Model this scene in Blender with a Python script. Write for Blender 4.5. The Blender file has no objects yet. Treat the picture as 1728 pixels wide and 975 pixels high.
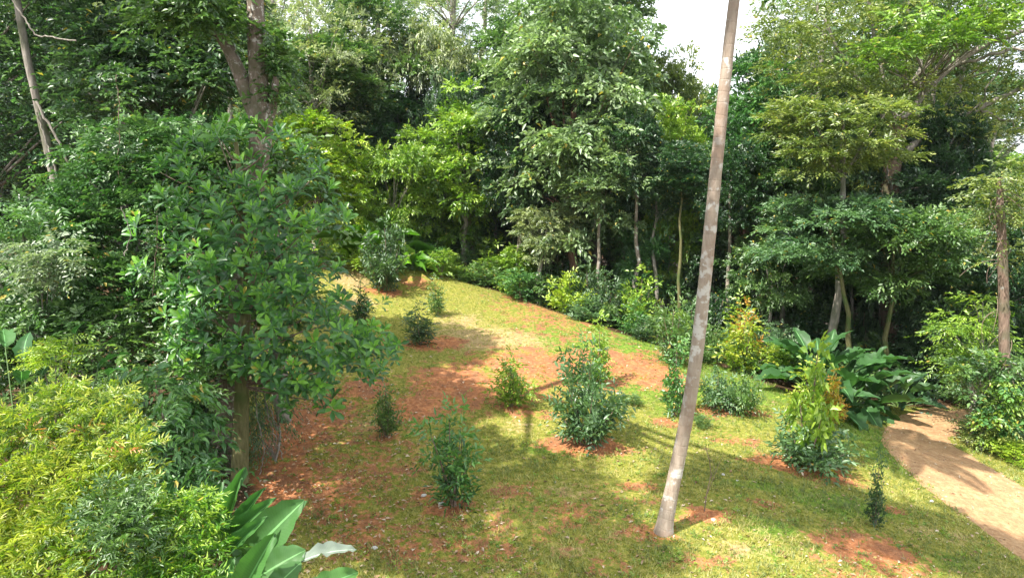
import bpy, math, random
import numpy as np
from mathutils import Vector, Matrix, Quaternion

S = bpy.context.scene
COL = S.collection
R = math.radians
rng = np.random.default_rng(7)
random.seed(7)

# ---------------------------------------------------------------- camera
PITCH = 10.0
CAMZ = 7.0
FPX = 1152.0
cam = bpy.data.cameras.new('camera')
cam.lens = 24.0
cam.sensor_width = 36.0
cam.clip_start = 0.1
cam.clip_end = 3000
cam_o = bpy.data.objects.new('camera', cam)
COL.objects.link(cam_o)
cam_o.location = (0, 0, CAMZ)
cam_o.rotation_euler = (R(90 - PITCH), 0, 0)
S.camera = cam_o

# ---------------------------------------------------------------- light
SUN = Vector((-0.43, -0.36, 0.83)).normalized()
sun_elev = math.asin(SUN.z)
sun_az = math.atan2(SUN.x, SUN.y)
w = bpy.data.worlds.new('World')
S.world = w
w.use_nodes = True
nt = w.node_tree
for n in list(nt.nodes):
    nt.nodes.remove(n)
wo = nt.nodes.new('ShaderNodeOutputWorld')
bg = nt.nodes.new('ShaderNodeBackground')
sk = nt.nodes.new('ShaderNodeTexSky')
sk.sky_type = 'NISHITA'
sk.sun_disc = False
sk.sun_elevation = sun_elev
sk.sun_rotation = sun_az
sk.dust_density = 2.0
tc = nt.nodes.new('ShaderNodeTexCoord')
mp = nt.nodes.new('ShaderNodeMapping')
mp.inputs['Scale'].default_value = (1.6, 1.6, 3.0)
nz = nt.nodes.new('ShaderNodeTexNoise')
nz.inputs['Scale'].default_value = 1.6
nz.inputs['Detail'].default_value = 6
nz.inputs['Roughness'].default_value = 0.55
rp = nt.nodes.new('ShaderNodeValToRGB')
rp.color_ramp.elements[0].position = 0.30
rp.color_ramp.elements[0].color = (0.35, 0.35, 0.35, 1)
rp.color_ramp.elements[1].position = 0.46
rp.color_ramp.elements[1].color = (0.96, 0.96, 0.96, 1)
mx = nt.nodes.new('ShaderNodeMix')
mx.data_type = 'RGBA'
mx.inputs[7].default_value = (7.6, 7.9, 8.3, 1)
bg.inputs['Strength'].default_value = 0.115
nt.links.new(tc.outputs['Generated'], mp.inputs['Vector'])
nt.links.new(mp.outputs['Vector'], nz.inputs['Vector'])
nt.links.new(nz.outputs['Fac'], rp.inputs['Fac'])
nt.links.new(rp.outputs['Color'], mx.inputs[0])
nt.links.new(sk.outputs['Color'], mx.inputs[6])
nt.links.new(mx.outputs[2], bg.inputs['Color'])
nt.links.new(bg.outputs['Background'], wo.inputs['Surface'])

sd = bpy.data.lights.new('sun', 'SUN')
sd.energy = 5.0
sd.angle = R(0.6)
sd.color = (1.0, 0.95, 0.86)
so = bpy.data.objects.new('sun', sd)
COL.objects.link(so)
so.location = SUN * 50
so.rotation_euler = SUN.to_track_quat('Z', 'Y').to_euler()

S.view_settings.view_transform = 'Standard'
S.view_settings.look = 'None'
S.view_settings.exposure = 1.27
S.view_settings.gamma = 1.0
S.cycles.max_bounces = 7
S.cycles.diffuse_bounces = 4
S.cycles.glossy_bounces = 2
S.cycles.transmission_bounces = 4
S.cycles.use_denoising = True
S.cycles.sample_clamp_indirect = 6

# ---------------------------------------------------------------- terrain function
CP = np.array([
    (0, 12, 0), (-6, 12, .1), (6, 12, -.2), (0, 5, -.2), (-8, 5, .1), (8, 5, -.9), (11, 12, -1.0), (7, 16, -.25), (3, 16, .12),
    (12.5, 18.6, -1.0), (12.2, 15.4, -1.05), (14.5, 22, -1.2), (12, 21, -1.0), (16, 18, -1.2),
    (-9.4, 38, 3.0), (-14, 36, 3.0), (-4.7, 33, 2.3), (0, 32, 1.2), (4.4, 27, .5), (8, 24, -.15), (9.9, 20.5, -.46), (18, 24, -1.4), (20, 15, -1.5),
    (-4, 22, .95), (-10, 22, 1.25), (0, 20, .55), (-6, 30, 2.05), (-1, 27, 1.1), (4, 21, .3),
    (-5, 43, 1.2), (4, 37, -1.2), (9, 32, -2.0), (13, 27, -1.9), (0, 45, -1.2), (-15, 50, 1.5), (15, 45, -3), (30, 30, -2.5),
    (-30, 30, 2.4), (-30, 55, 2), (30, 60, -3), (0, 70, -2), (-20, 15, .8), (-12, 10, .4), (0, -10, -.5), (-30, 0, 0), (30, 0, -2),
    (60, 30, -3), (-60, 30, 2), (0, 100, -2), (-60, 100, 1), (60, 100, -3), (0, -60, -2), (60, -60, -3), (-60, -60, 0)], float)


def _U(r2):
    return np.where(r2 > 1e-9, r2 * np.log(r2 + 1e-12) * .5, 0.0)


_n = len(CP)
_K = _U(((CP[:, None, :2] - CP[None, :, :2]) ** 2).sum(-1)) + np.eye(_n) * 0.5
_P = np.c_[np.ones(_n), CP[:, :2]]
_A = np.zeros((_n + 3, _n + 3))
_A[:_n, :_n] = _K
_A[:_n, _n:] = _P
_A[_n:, :_n] = _P.T
_W = np.linalg.solve(_A, np.r_[CP[:, 2], 0, 0, 0])


def hgt(x, y):
    x = np.atleast_1d(np.asarray(x, float))
    y = np.atleast_1d(np.asarray(y, float))
    xs = np.clip(x, -75, 75)
    ys = np.clip(y, -70, 110)
    out = np.zeros(x.size)
    xf, yf = xs.ravel(), ys.ravel()
    for i in range(0, x.size, 20000):
        a = np.c_[xf[i:i + 20000], yf[i:i + 20000]]
        d = ((a[:, None, :] - CP[None, :, :2]) ** 2).sum(-1)
        out[i:i + 20000] = _U(d) @ _W[:_n] + _W[_n] + a @ _W[_n + 1:]
    out += 0.035 * np.sin(xf * 1.3 + 1.7 * np.sin(yf * .6)) + 0.03 * np.sin(yf * 1.1 + xf * .7)
    return out.reshape(x.shape)


def h1(x, y):
    return float(hgt([x], [y])[0])


CP_, SP_ = math.cos(R(PITCH)), math.sin(R(PITCH))


def ray(px, py):
    xc = (px - 864) / FPX
    yc = -(py - 487.5) / FPX
    return np.array([xc, CP_ + yc * SP_, -SP_ + yc * CP_])


def at(px, py, Y):
    """point seen at that place of the photograph on the vertical plane Y metres ahead"""
    d = ray(px, py)
    t = Y / d[1]
    return Vector((d[0] * t, Y, CAMZ + d[2] * t))


def gnd(px, py):
    d = ray(px, py)
    t = np.arange(6, 90, .05)
    x, y, z = d[0] * t, d[1] * t, CAMZ + d[2] * t
    hh = hgt(x, y)
    k = np.argmax(z < hh) if (z < hh).any() else len(t) - 1
    return Vector((x[k], y[k], hh[k]))


# ---------------------------------------------------------------- material helpers
def newmat(name):
    m = bpy.data.materials.new(name)
    m.use_nodes = True
    t = m.node_tree
    for n in list(t.nodes):
        t.nodes.remove(n)
    return m, t, t.nodes.new('ShaderNodeOutputMaterial')


def N(t, typ, **kw):
    n = t.nodes.new(typ)
    for k, v in kw.items():
        if k.startswith('i_'):
            n.inputs[k[2:].replace('_', ' ')].default_value = v
        else:
            setattr(n, k, v)
    return n


def ramp(t, src, stops):
    n = t.nodes.new('ShaderNodeValToRGB')
    e = n.color_ramp.elements
    while len(e) < len(stops):
        e.new(0.5)
    for el, (p, c) in zip(e, stops):
        el.position = p
        el.color = (*c, 1) if len(c) == 3 else c
    t.links.new(src, n.inputs['Fac'])
    return n.outputs['Color']


def mix(t, fac, a, b, blend='MIX'):
    n = t.nodes.new('ShaderNodeMix')
    n.data_type = 'RGBA'
    n.blend_type = blend
    for s, v in ((0, fac), (6, a), (7, b)):
        if hasattr(v, 'links'):
            t.links.new(v, n.inputs[s])
        elif s == 0:
            n.inputs[0].default_value = v
        else:
            n.inputs[s].default_value = (*v, 1)
    return n.outputs[2]


def math_(t, op, a, b=None):
    n = t.nodes.new('ShaderNodeMath')
    n.operation = op
    for s, v in ((0, a), (1, b)):
        if v is None:
            continue
        if hasattr(v, 'links'):
            t.links.new(v, n.inputs[s])
        else:
            n.inputs[s].default_value = v
    return n.outputs[0]


def leafmat(name, dark, mid, light, rough=0.40, trans=0.30, veins=False, spec=0.75, old=(.42, .33, .06)):
    m, t, out = newmat(name)
    at_ = N(t, 'ShaderNodeAttribute', attribute_name='tint')
    oi = N(t, 'ShaderNodeObjectInfo')
    tn = math_(t, 'ADD', at_.outputs['Fac'], math_(t, 'MULTIPLY', math_(t, 'SUBTRACT', oi.outputs['Random'], .5), .06))
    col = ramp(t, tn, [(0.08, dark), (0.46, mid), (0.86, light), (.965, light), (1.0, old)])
    if veins:
        uv = N(t, 'ShaderNodeUVMap')
        sx = N(t, 'ShaderNodeSeparateXYZ')
        t.links.new(uv.outputs['UV'], sx.inputs[0])
        a = math_(t, 'ABSOLUTE', math_(t, 'SUBTRACT', sx.outputs['Y'], .5))
        midr = math_(t, 'LESS_THAN', a, .028)
        lat = math_(t, 'FRACT', math_(t, 'SUBTRACT', math_(t, 'MULTIPLY', sx.outputs['X'], 26), math_(t, 'MULTIPLY', a, 9)))
        latl = math_(t, 'MULTIPLY', math_(t, 'LESS_THAN', lat, .22), .28)
        col = mix(t, latl, col, tuple(c * .6 for c in mid))
        nzn = N(t, 'ShaderNodeTexNoise', i_Scale=9.0, i_Detail=4.0)
        t.links.new(uv.outputs['UV'], nzn.inputs['Vector'])
        col = mix(t, math_(t, 'MULTIPLY', nzn.outputs['Fac'], .22), col, light)
        col = mix(t, midr, col, tuple(min(1, c * 2.2 + .05) for c in mid))
    p = N(t, 'ShaderNodeBsdfPrincipled')
    p.inputs['Roughness'].default_value = rough
    p.inputs['Specular IOR Level'].default_value = spec
    t.links.new(col, p.inputs['Base Color'])
    tr = N(t, 'ShaderNodeBsdfTranslucent')
    tcol = mix(t, 0.5, col, (.75, 1.0, .15), 'MULTIPLY')
    tcol = mix(t, 1.0, tcol, (1.9, 1.9, 1.6), 'MULTIPLY')
    t.links.new(tcol, tr.inputs['Color'])
    ms = N(t, 'ShaderNodeMixShader')
    ms.inputs[0].default_value = trans
    t.links.new(p.outputs[0], ms.inputs[1])
    t.links.new(tr.outputs[0], ms.inputs[2])
    t.links.new(ms.outputs[0], out.inputs['Surface'])
    return m


def barkmat(name, c1, c2, c3=None, lich=None, scale=1.0, amt=.6, rings=False):
    m, t, out = newmat(name)
    tco = N(t, 'ShaderNodeTexCoord')
    mpn = N(t, 'ShaderNodeMapping')
    mpn.inputs['Scale'].default_value = (6 * scale, 6 * scale, 1.3 * scale)
    t.links.new(tco.outputs['Object'], mpn.inputs['Vector'])
    n1 = N(t, 'ShaderNodeTexNoise', i_Scale=3.0, i_Detail=8.0, i_Roughness=.65)
    t.links.new(mpn.outputs[0], n1.inputs['Vector'])
    col = ramp(t, n1.outputs['Fac'], [(.3, c1), (.62, c2)])
    n2 = N(t, 'ShaderNodeTexNoise', i_Scale=4.5 * scale, i_Detail=6.0, i_Roughness=.6)
    t.links.new(tco.outputs['Object'], n2.inputs['Vector'])
    if lich:
        f = ramp(t, n2.outputs['Fac'], [(amt, (0, 0, 0)), (amt + .05, (1, 1, 1))])
        col = mix(t, f, col, lich)
    if c3:
        n3 = N(t, 'ShaderNodeTexNoise', i_Scale=1.1 * scale, i_Detail=5.0)
        t.links.new(tco.outputs['Object'], n3.inputs['Vector'])
        f = ramp(t, n3.outputs['Fac'], [(.5, (0, 0, 0)), (.6, (.8, .8, .8))])
        col = mix(t, f, col, c3)
    hsum = n1.outputs['Fac']
    if rings:
        at_ = N(t, 'ShaderNodeAttribute', attribute_name='along')
        nzr = N(t, 'ShaderNodeTexNoise', i_Scale=1.6, i_Detail=2.0)
        t.links.new(tco.outputs['Object'], nzr.inputs['Vector'])
        pos = math_(t, 'ADD', math_(t, 'MULTIPLY', at_.outputs['Fac'], 5.2), math_(t, 'MULTIPLY', nzr.outputs['Fac'], .9))
        fr = math_(t, 'FRACT', pos)
        ln = ramp(t, fr, [(0.0, (1, 1, 1)), (.10, (0, 0, 0)), (.93, (0, 0, 0)), (1.0, (1, 1, 1))])
        col = mix(t, math_(t, 'MULTIPLY', math_(t, 'MULTIPLY', ln, n1.outputs['Fac']), .16), col, tuple(c * .45 for c in c1))
        # moss and grime nearer the foot, where the trunk itself is darker and blotched
        foot = ramp(t, math_(t, 'ADD', at_.outputs['Fac'], math_(t, 'MULTIPLY', n2.outputs['Fac'], 2.4)),
                    [(.0, (1, 1, 1)), (1.0, (0, 0, 0))])
        hsum = math_(t, 'SUBTRACT', n1.outputs['Fac'], math_(t, 'MULTIPLY', ln, .15))
    p = N(t, 'ShaderNodeBsdfPrincipled')
    p.inputs['Roughness'].default_value = .9
    p.inputs['Specular IOR Level'].default_value = .2
    t.links.new(col, p.inputs['Base Color'])
    b = N(t, 'ShaderNodeBump', i_Strength=.7, i_Distance=.03)
    t.links.new(hsum, b.inputs['Height'])
    t.links.new(b.outputs[0], p.inputs['Normal'])
    t.links.new(p.outputs[0], out.inputs['Surface'])
    return m


M = {}
#                       dark                 mid                  light
LM = dict(
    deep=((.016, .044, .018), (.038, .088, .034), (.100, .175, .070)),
    green=((.024, .062, .018), (.064, .138, .036), (.150, .250, .066)),
    lush=((.022, .070, .022), (.056, .155, .042), (.130, .275, .070)),
    bright=((.050, .115, .014), (.135, .250, .026), (.280, .395, .050)),
    lime=((.070, .150, .012), (.190, .310, .022), (.360, .460, .045)),
    grey=((.050, .100, .042), (.125, .200, .080), (.260, .350, .170)),
    olive=((.050, .085, .022), (.115, .165, .036), (.250, .290, .070)),
    pale=((.095, .135, .065), (.195, .245, .110), (.330, .370, .170)),
    blue=((.024, .065, .028), (.058, .130, .050), (.130, .225, .090)),
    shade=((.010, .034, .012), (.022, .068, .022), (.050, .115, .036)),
)
for k, v in LM.items():
    M[k] = leafmat('leaf_' + k, *v)
M['glossy'] = leafmat('leaf_glossy', (.026, .085, .028), (.065, .185, .045), (.22, .44, .06), rough=.42, trans=.3)
M['comp'] = leafmat('leaf_compound', (.026, .076, .024), (.060, .145, .040), (.130, .240, .075), rough=.45, trans=.25, spec=.55)
M['whitish'] = leafmat('leaf_whitish', (.07, .12, .06), (.15, .21, .12), (.28, .34, .22), rough=.4)  # light caught by the left sprays is put into this pale leaf colour
M['yellow'] = leafmat('leaf_yellow', (.055, .115, .014), (.165, .265, .024), (.370, .400, .050), rough=.4, trans=.35)
M['orange'] = leafmat('leaf_orange', (.26, .28, .03), (.42, .32, .035), (.48, .22, .04), rough=.45, trans=.35)
M['rust'] = leafmat('leaf_rust', (.28, .26, .05), (.42, .22, .06), (.50, .17, .06), rough=.45)
M['banana'] = leafmat('leaf_banana', (.022, .080, .022), (.045, .135, .035), (.09, .21, .05), rough=.55, spec=.3, trans=.3, veins=True)
M['bluebanana'] = leafmat('leaf_blue_green', (.028, .085, .024), (.058, .150, .042), (.11, .22, .07), rough=.5, trans=.3, spec=.35, veins=True)
M['silver'] = leafmat('leaf_silver', (.11, .14, .12), (.17, .21, .17), (.24, .28, .23), rough=.6, spec=.15, trans=.15, veins=True)  # pale grey leaf colour painted for the sheen on top of one blade
M['strap'] = leafmat('leaf_strap', (.050, .150, .015), (.110, .260, .025), (.200, .380, .040), rough=.4, trans=.35, veins=True)
M['litter'] = leafmat('leaf_litter', (.16, .075, .035), (.33, .20, .11), (.56, .46, .34), rough=.8, trans=.05)
M['grass'] = leafmat('grass_blade', (.090, .130, .020), (.215, .235, .042), (.42, .36, .12), rough=.6, trans=.35)
M['fresh'] = leafmat('grass_fresh', (.05, .16, .02), (.09, .25, .03), (.17, .33, .04), rough=.6, trans=.35)

M['bark_pale'] = barkmat('bark_pale', (.17, .13, .10), (.36, .31, .26), (.12, .10, .07), (.62, .62, .58), amt=.56)
M['bark_brown'] = barkmat('bark_brown', (.07, .045, .03), (.17, .12, .08), (.07, .08, .04))
M['bark_red'] = barkmat('bark_red', (.13, .065, .045), (.27, .15, .11), (.12, .10, .07))
M['bark_grey'] = barkmat('bark_grey', (.14, .12, .10), (.32, .29, .25), (.10, .11, .06))
M['bark_moss'] = barkmat('bark_moss', (.08, .075, .03), (.18, .17, .08), (.07, .11, .03))
M['bark_palm'] = barkmat('bark_palm', (.26, .20, .155), (.37, .305, .245), (.27, .19, .14), (.50, .47, .43), amt=.54, rings=True)
M['bark_twig'] = barkmat('bark_twig', (.12, .08, .06), (.24, .18, .14))
M['bark_mottled'] = barkmat('bark_mottled', (.11, .085, .065), (.25, .20, .16), (.11, .10, .06), (.50, .48, .44), scale=2.4, amt=.56)


# ---------------------------------------------------------------- mesh helpers
def mkmesh(name, V, F, tint=None, along=None, uv=None, smooth=False):
    """V (n,3), F list of index arrays with equal width, or one array"""
    me = bpy.data.meshes.new(name)
    V = np.asarray(V, np.float32)
    if not isinstance(F, list):
        F = [F]
    loops = np.concatenate([np.asarray(f, np.int32).ravel() for f in F])
    totals = np.concatenate([np.full(len(f), np.asarray(f).shape[1], np.int32) for f in F])
    starts = np.r_[0, np.cumsum(totals)[:-1]].astype(np.int32)
    me.vertices.add(len(V))
    me.vertices.foreach_set('co', V.ravel())
    me.loops.add(len(loops))
    me.loops.foreach_set('vertex_index', loops)
    me.polygons.add(len(totals))
    me.polygons.foreach_set('loop_start', starts)
    me.polygons.foreach_set('loop_total', totals)
    if smooth:
        me.polygons.foreach_set('use_smooth', np.ones(len(totals), bool))
    me.update(calc_edges=True)
    for nm, arr in (('tint', tint), ('along', along)):
        if arr is not None:
            a = me.attributes.new(nm, 'FLOAT', 'POINT')
            a.data.foreach_set('value', np.asarray(arr, np.float32))
    if uv is not None:
        l = me.uv_layers.new(name='UVMap')
        l.data.foreach_set('uv', np.asarray(uv, np.float32)[loops].ravel())
    return me


def ob(name, me, mat=None, parent=None, loc=None, kind=None):
    o = bpy.data.objects.new(name, me)
    COL.objects.link(o)
    if mat is not None:
        if len(me.materials) == 0:
            me.materials.append(None)
        o.material_slots[0].link = 'OBJECT'
        o.material_slots[0].material = mat if not isinstance(mat, str) else M[mat]
    if parent:
        o.parent = parent
    if loc is not None:
        o.location = loc
    if kind:
        o['kind'] = kind
    return o


def thing(name, label, cat, loc, group=None, rz=0):
    o = bpy.data.objects.new(name, None)
    COL.objects.link(o)
    o.location = loc
    o.rotation_euler = (0, 0, rz)
    o.empty_display_size = .2
    tag(o, label, cat, group)
    return o


def tag(o, label, cat, group=None):
    o['label'] = label
    o['category'] = cat
    if group:
        o['group'] = group


def unit(a):
    return a / (np.linalg.norm(a, axis=-1, keepdims=True) + 1e-9)


T_SIMPLE = (np.array([(0, 0, 0), (.42, .5, .12), (1, 0, -.12), (.42, -.5, .12)], float),
            np.array([(0, 2, 1), (0, 3, 2)]))
T_LONG = (np.array([(0, 0, 0), (.35, .5, .06), (.7, .32, .02), (1, 0, -.2), (.7, -.32, .02), (.35, -.5, .06), (.5, 0, -.02)], float),
          np.array([(0, 6, 1), (1, 6, 2), (2, 6, 3), (3, 6, 4), (4, 6, 5), (5, 6, 0)]))
T_SPOON = (np.array([(0, 0, 0), (.3, .22, .04), (.62, .5, .10), (.88, .34, .04), (1, 0, -.10), (.88, -.34, .04), (.62, -.5, .10), (.3, -.22, .04), (.6, 0, 0)], float),
           np.array([(0, 8, 1), (1, 8, 2), (2, 8, 3), (3, 8, 4), (4, 8, 5), (5, 8, 6), (6, 8, 7), (7, 8, 0)]))


def leaf_arrays(pos, d, n, L, W, tint, tmpl=T_SIMPLE):
    V, F = tmpl
    d = unit(d)
    s = unit(np.cross(n, d))
    n = np.cross(d, s)
    L = L[:, None, None]
    W = W[:, None, None]
    P = (pos[:, None, :] + d[:, None, :] * V[None, :, 0:1] * L + s[:, None, :] * V[None, :, 1:2] * W
         + n[:, None, :] * V[None, :, 2:3] * L)
    k = len(V)
    FF = F[None] + (np.arange(len(pos)) * k)[:, None, None]
    return P.reshape(-1, 3), FF.reshape(-1, F.shape[1]), np.repeat(tint, k)


def join(parts):
    Vs, Fs, Ts = [], [], []
    o = 0
    for V, F, T in parts:
        Vs.append(V)
        Fs.append(F + o)
        Ts.append(T)
        o += len(V)
    return np.concatenate(Vs), np.concatenate(Fs), np.concatenate(Ts)


def sprays(g, centers, crad, tw_per, lv_per, leaf, aspect, flat=.45, droop=.25, updir=.3, tint_c=None,
           tw_len=None, jitter=.35, compound=False, center0=None, tmpl=T_SIMPLE, shell=.5, young=.12):
    """leaf sprays: clumps > twigs > leaves.  centers (c,3), crad (c,)"""
    c = len(centers)
    idx = np.repeat(np.arange(c), tw_per)
    m = len(idx)
    # twig origin within the flattened clump, more of them on the outer upper shell
    q = unit(g.normal(size=(m, 3)))
    q[:, 2] = np.abs(q[:, 2]) * np.where(g.random(m) < .78, 1, -1)
    rr = (shell + (1 - shell) * g.random(m)) ** .7
    q = q * rr[:, None]
    off = q * crad[idx][:, None]
    off[:, 2] *= flat
    p = centers[idx] + off
    out = unit(off + g.normal(size=(m, 3)) * .25 * crad[idx][:, None])
    if center0 is not None:
        out = unit(out + .6 * unit(centers[idx] - center0))
    dirs = out * np.array([1, 1, .45]) + np.array([0, 0, updir]) + g.normal(size=(m, 3)) * .3
    dirs = unit(dirs)
    nrm = unit(np.array([0, 0, 1.0]) + out * .45 + g.normal(size=(m, 3)) * jitter)
    tl = (tw_len or leaf * 2.2) * (.6 + .8 * g.random(m))
    # leaves
    k = lv_per
    j = np.repeat(np.arange(m), k)
    u = np.tile(np.linspace(.12, 1.0, k), m)
    side = np.tile(np.where(np.arange(k) % 2 == 0, 1.0, -1.0), m)
    side[k - 1::k] = 0
    td = dirs[j]
    tn = nrm[j]
    ts = unit(np.cross(tn, td))
    tn = unit(np.cross(td, ts))
    bend = -droop * u[:, None] ** 2 * np.array([0, 0, 1.0]) * tl[j][:, None]
    lp = p[j] + td * (u * tl[j])[:, None] + bend
    ang = (R(28) if compound else R(50)) + g.normal(size=len(j)) * .25
    if compound:
        ang = R(68) + g.normal(size=len(j)) * .12
    ld = td * np.cos(ang * np.abs(side))[:, None] + ts * (side * np.sin(ang))[:, None] - np.array([0, 0, 1.0]) * (droop * (.3 + .9 * g.random(len(j))))[:, None]
    ln = unit(tn + g.normal(size=(len(j), 3)) * (.15 if compound else .3))
    LL = leaf * (.7 + .6 * g.random(len(j)))
    if compound:
        LL = LL * (1 - .35 * np.abs(u - .45) * 2 * .6)
    if tint_c is None:
        tint_c = .5 + g.normal(size=c) * .14
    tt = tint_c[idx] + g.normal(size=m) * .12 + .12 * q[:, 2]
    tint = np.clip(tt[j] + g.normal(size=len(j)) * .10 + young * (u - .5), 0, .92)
    tint[g.random(len(j)) < .012] = 1.0
    return leaf_arrays(lp, ld, ln, LL, LL * aspect, tint, tmpl)


def envelope(g, rx, ry, rz, n, inner=.45, up=.25, lump=.18, power=2.0, minz=-1.0):
    """clump centres over a lumpy ellipsoid"""
    q = unit(g.normal(size=(n * 3, 3)))
    q[:, 2] += up * g.random(len(q))
    q = unit(q)
    q = q[q[:, 2] > minz][:n]
    n = len(q)
    ph = g.random(6) * 6.28
    az = np.arctan2(q[:, 1], q[:, 0])
    lm = 1 + lump * (np.sin(2 * az + ph[0] + 2 * q[:, 2]) * .5 + np.sin(3 * az + ph[1] - 3 * q[:, 2]) * .5 + np.sin(5 * az + 4 * q[:, 2] + ph[2]) * .4)
    r = (inner + (1 - inner) * g.random(n) ** .6) * lm
    return q * r[:, None] * np.array([rx, ry, rz])


CROWN = {}


def crown(key, seed, rx, rz, ncl, cl, tw, lv, leaf, aspect, ry=None, layers=0, **kw):
    g = np.random.default_rng(seed)
    env = {k: kw.pop(k) for k in ('inner', 'up', 'lump', 'minz') if k in kw}
    ry = ry or rx
    c = envelope(g, rx, ry, rz, ncl, **env)
    if layers:
        c[:, 2] = np.round(c[:, 2] / rz * layers) / layers * rz + g.normal(size=len(c)) * rz * .03
    cr = cl * (.65 + .7 * g.random(len(c)))
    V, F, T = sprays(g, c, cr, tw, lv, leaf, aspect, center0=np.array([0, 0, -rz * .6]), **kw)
    me = mkmesh('crown_' + key, V, F, T)
    lo, hi = np.percentile(V, 1, axis=0), np.percentile(V, 99, axis=0)
    CROWN[key] = dict(me=me, lo=lo, hi=hi, c=c)
    return CROWN[key]


Z3 = dict(flat=.45)
# far-forest crowns
crown('broad_a', 11, 3.2, 3.4, 75, .95, 30, 7, 0.27, 0.5, droop=.35)
crown('broad_b', 12, 3.4, 3.0, 70, 1.05, 31, 7, 0.265, 0.52, droop=.25, lump=.28)
crown('broad_c', 13, 2.8, 4.2, 85, .85, 27, 7, 0.27, 0.48, droop=.45, lump=.25)
crown('layer_a', 21, 3.2, 4.0, 70, 1.1, 34, 7, 0.28, 0.45, layers=7, flat=.16, droop=.2, updir=.1)
crown('layer_b', 22, 3.8, 2.6, 60, 1.2, 39, 7, 0.265, 0.45, layers=4, flat=.16, droop=.25, updir=.05)
crown('droopy', 31, 4.4, 7.2, 150, 1.0, 24, 7, .40, .44, droop=.75, lump=.22, updir=.35, flat=.6)
crown('wispy_a', 41, 4.5, 3.2, 70, 1.0, 26, 8, .17, .34, droop=.35, lump=.35, flat=.35, jitter=.6)
crown('wispy_b', 42, 5.0, 3.6, 80, .95, 24, 8, .18, .32, droop=.35, lump=.35, flat=.4, jitter=.6)
crown('umbrella', 51, 3.8, 1.0, 60, 1.0, 34, 8, .20, .36, minz=.0, droop=.3, flat=.3, updir=0)
crown('spread', 61, 7.5, 3.4, 130, 1.05, 27, 7, .22, .46, droop=.25, lump=.3, flat=.3, inner=.3)
# nearer crowns
crown('compound_a', 71, 2.9, 3.1, 120, .62, 15, 13, .15, .44, droop=.35, compound=True, tw_len=.55, inner=.6, flat=.6, lump=.22)
crown('compound_b', 72, 3.2, 2.6, 120, .66, 15, 13, .15, .44, droop=.3, compound=True, tw_len=.6, inner=.6, flat=.6, lump=.25)
# shrubs and saplings, about 1 m across; scaled per plant
crown('bush_a', 81, .55, .80, 46, .22, 12, 6, .085, .42, droop=.3, flat=.7, inner=.3, lump=.25)
crown('bush_b', 82, .60, .62, 40, .22, 11, 6, .080, .50, droop=.2, flat=.7, inner=.3, lump=.3)
crown('bush_c', 83, .50, 1.0, 44, .20, 12, 6, .090, .36, droop=.4, flat=.6, inner=.2, lump=.35)
crown('loose', 84, .50, .90, 22, .17, 9, 6, .085, .42, droop=.3, flat=.6, inner=.2, lump=.4)
crown('fern', 85, .85, .45, 22, .25, 9, 15, .10, .30, droop=.5, compound=True, tw_len=.55, flat=.4, inner=.2)
crown('tier', 86, .75, .95, 30, .30, 11, 7, .12, .46, layers=4, flat=.2, droop=.3, inner=.3, updir=.1)


def tube(pts, rad, sides=8, wob=0.0, g=None):
    pts = np.asarray(pts, float)
    n = len(pts)
    tan = np.gradient(pts, axis=0)
    tan = unit(tan)
    ref = np.array([0.0, 1.0, 0.0])
    ref = np.where(np.abs((tan @ ref))[:, None] > .9, np.array([1.0, 0, 0]), ref)
    a = unit(np.cross(tan, ref))
    b = np.cross(tan, a)
    th = np.linspace(0, 2 * np.pi, sides, endpoint=False)
    rr = np.asarray(rad, float)[:, None] * np.ones(sides)[None]
    if wob and g is not None:
        rr = rr * (1 + wob * g.normal(size=(n, sides)))
    V = pts[:, None] + a[:, None] * (np.cos(th) * rr)[:, :, None] + b[:, None] * (np.sin(th) * rr)[:, :, None]
    i = np.arange(n - 1)[:, None] * sides
    j = np.arange(sides)[None]
    j2 = (j + 1) % sides
    F = np.stack([i + j, i + j2, i + sides + j2, i + sides + j], -1).reshape(-1, 4)
    d = np.r_[0, np.cumsum(np.linalg.norm(np.diff(pts, axis=0), axis=1))]
    return V.reshape(-1, 3), F, np.repeat(d, sides)


def bez(p0, p1, p2, n=7):
    t = np.linspace(0, 1, n)[:, None]
    return (1 - t) ** 2 * np.array(p0) + 2 * t * (1 - t) * np.array(p1) + t ** 2 * np.array(p2)


def tubes_mesh(name, ts):
    V, F, A = join(ts)
    return mkmesh(name, V, F, along=A, smooth=True)


def wander(g, p0, p1, n=9, amp=.1):
    t = np.linspace(0, 1, n)[:, None]
    p = np.array(p0) * (1 - t) + np.array(p1) * t
    w_ = np.cumsum(g.normal(size=(n, 3)), 0)
    w_ = w_ - w_[0] * (1 - t) - w_[-1] * t
    w_[:, 2] *= .2
    return p + w_ * amp


_tree_seed = [100]


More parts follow.
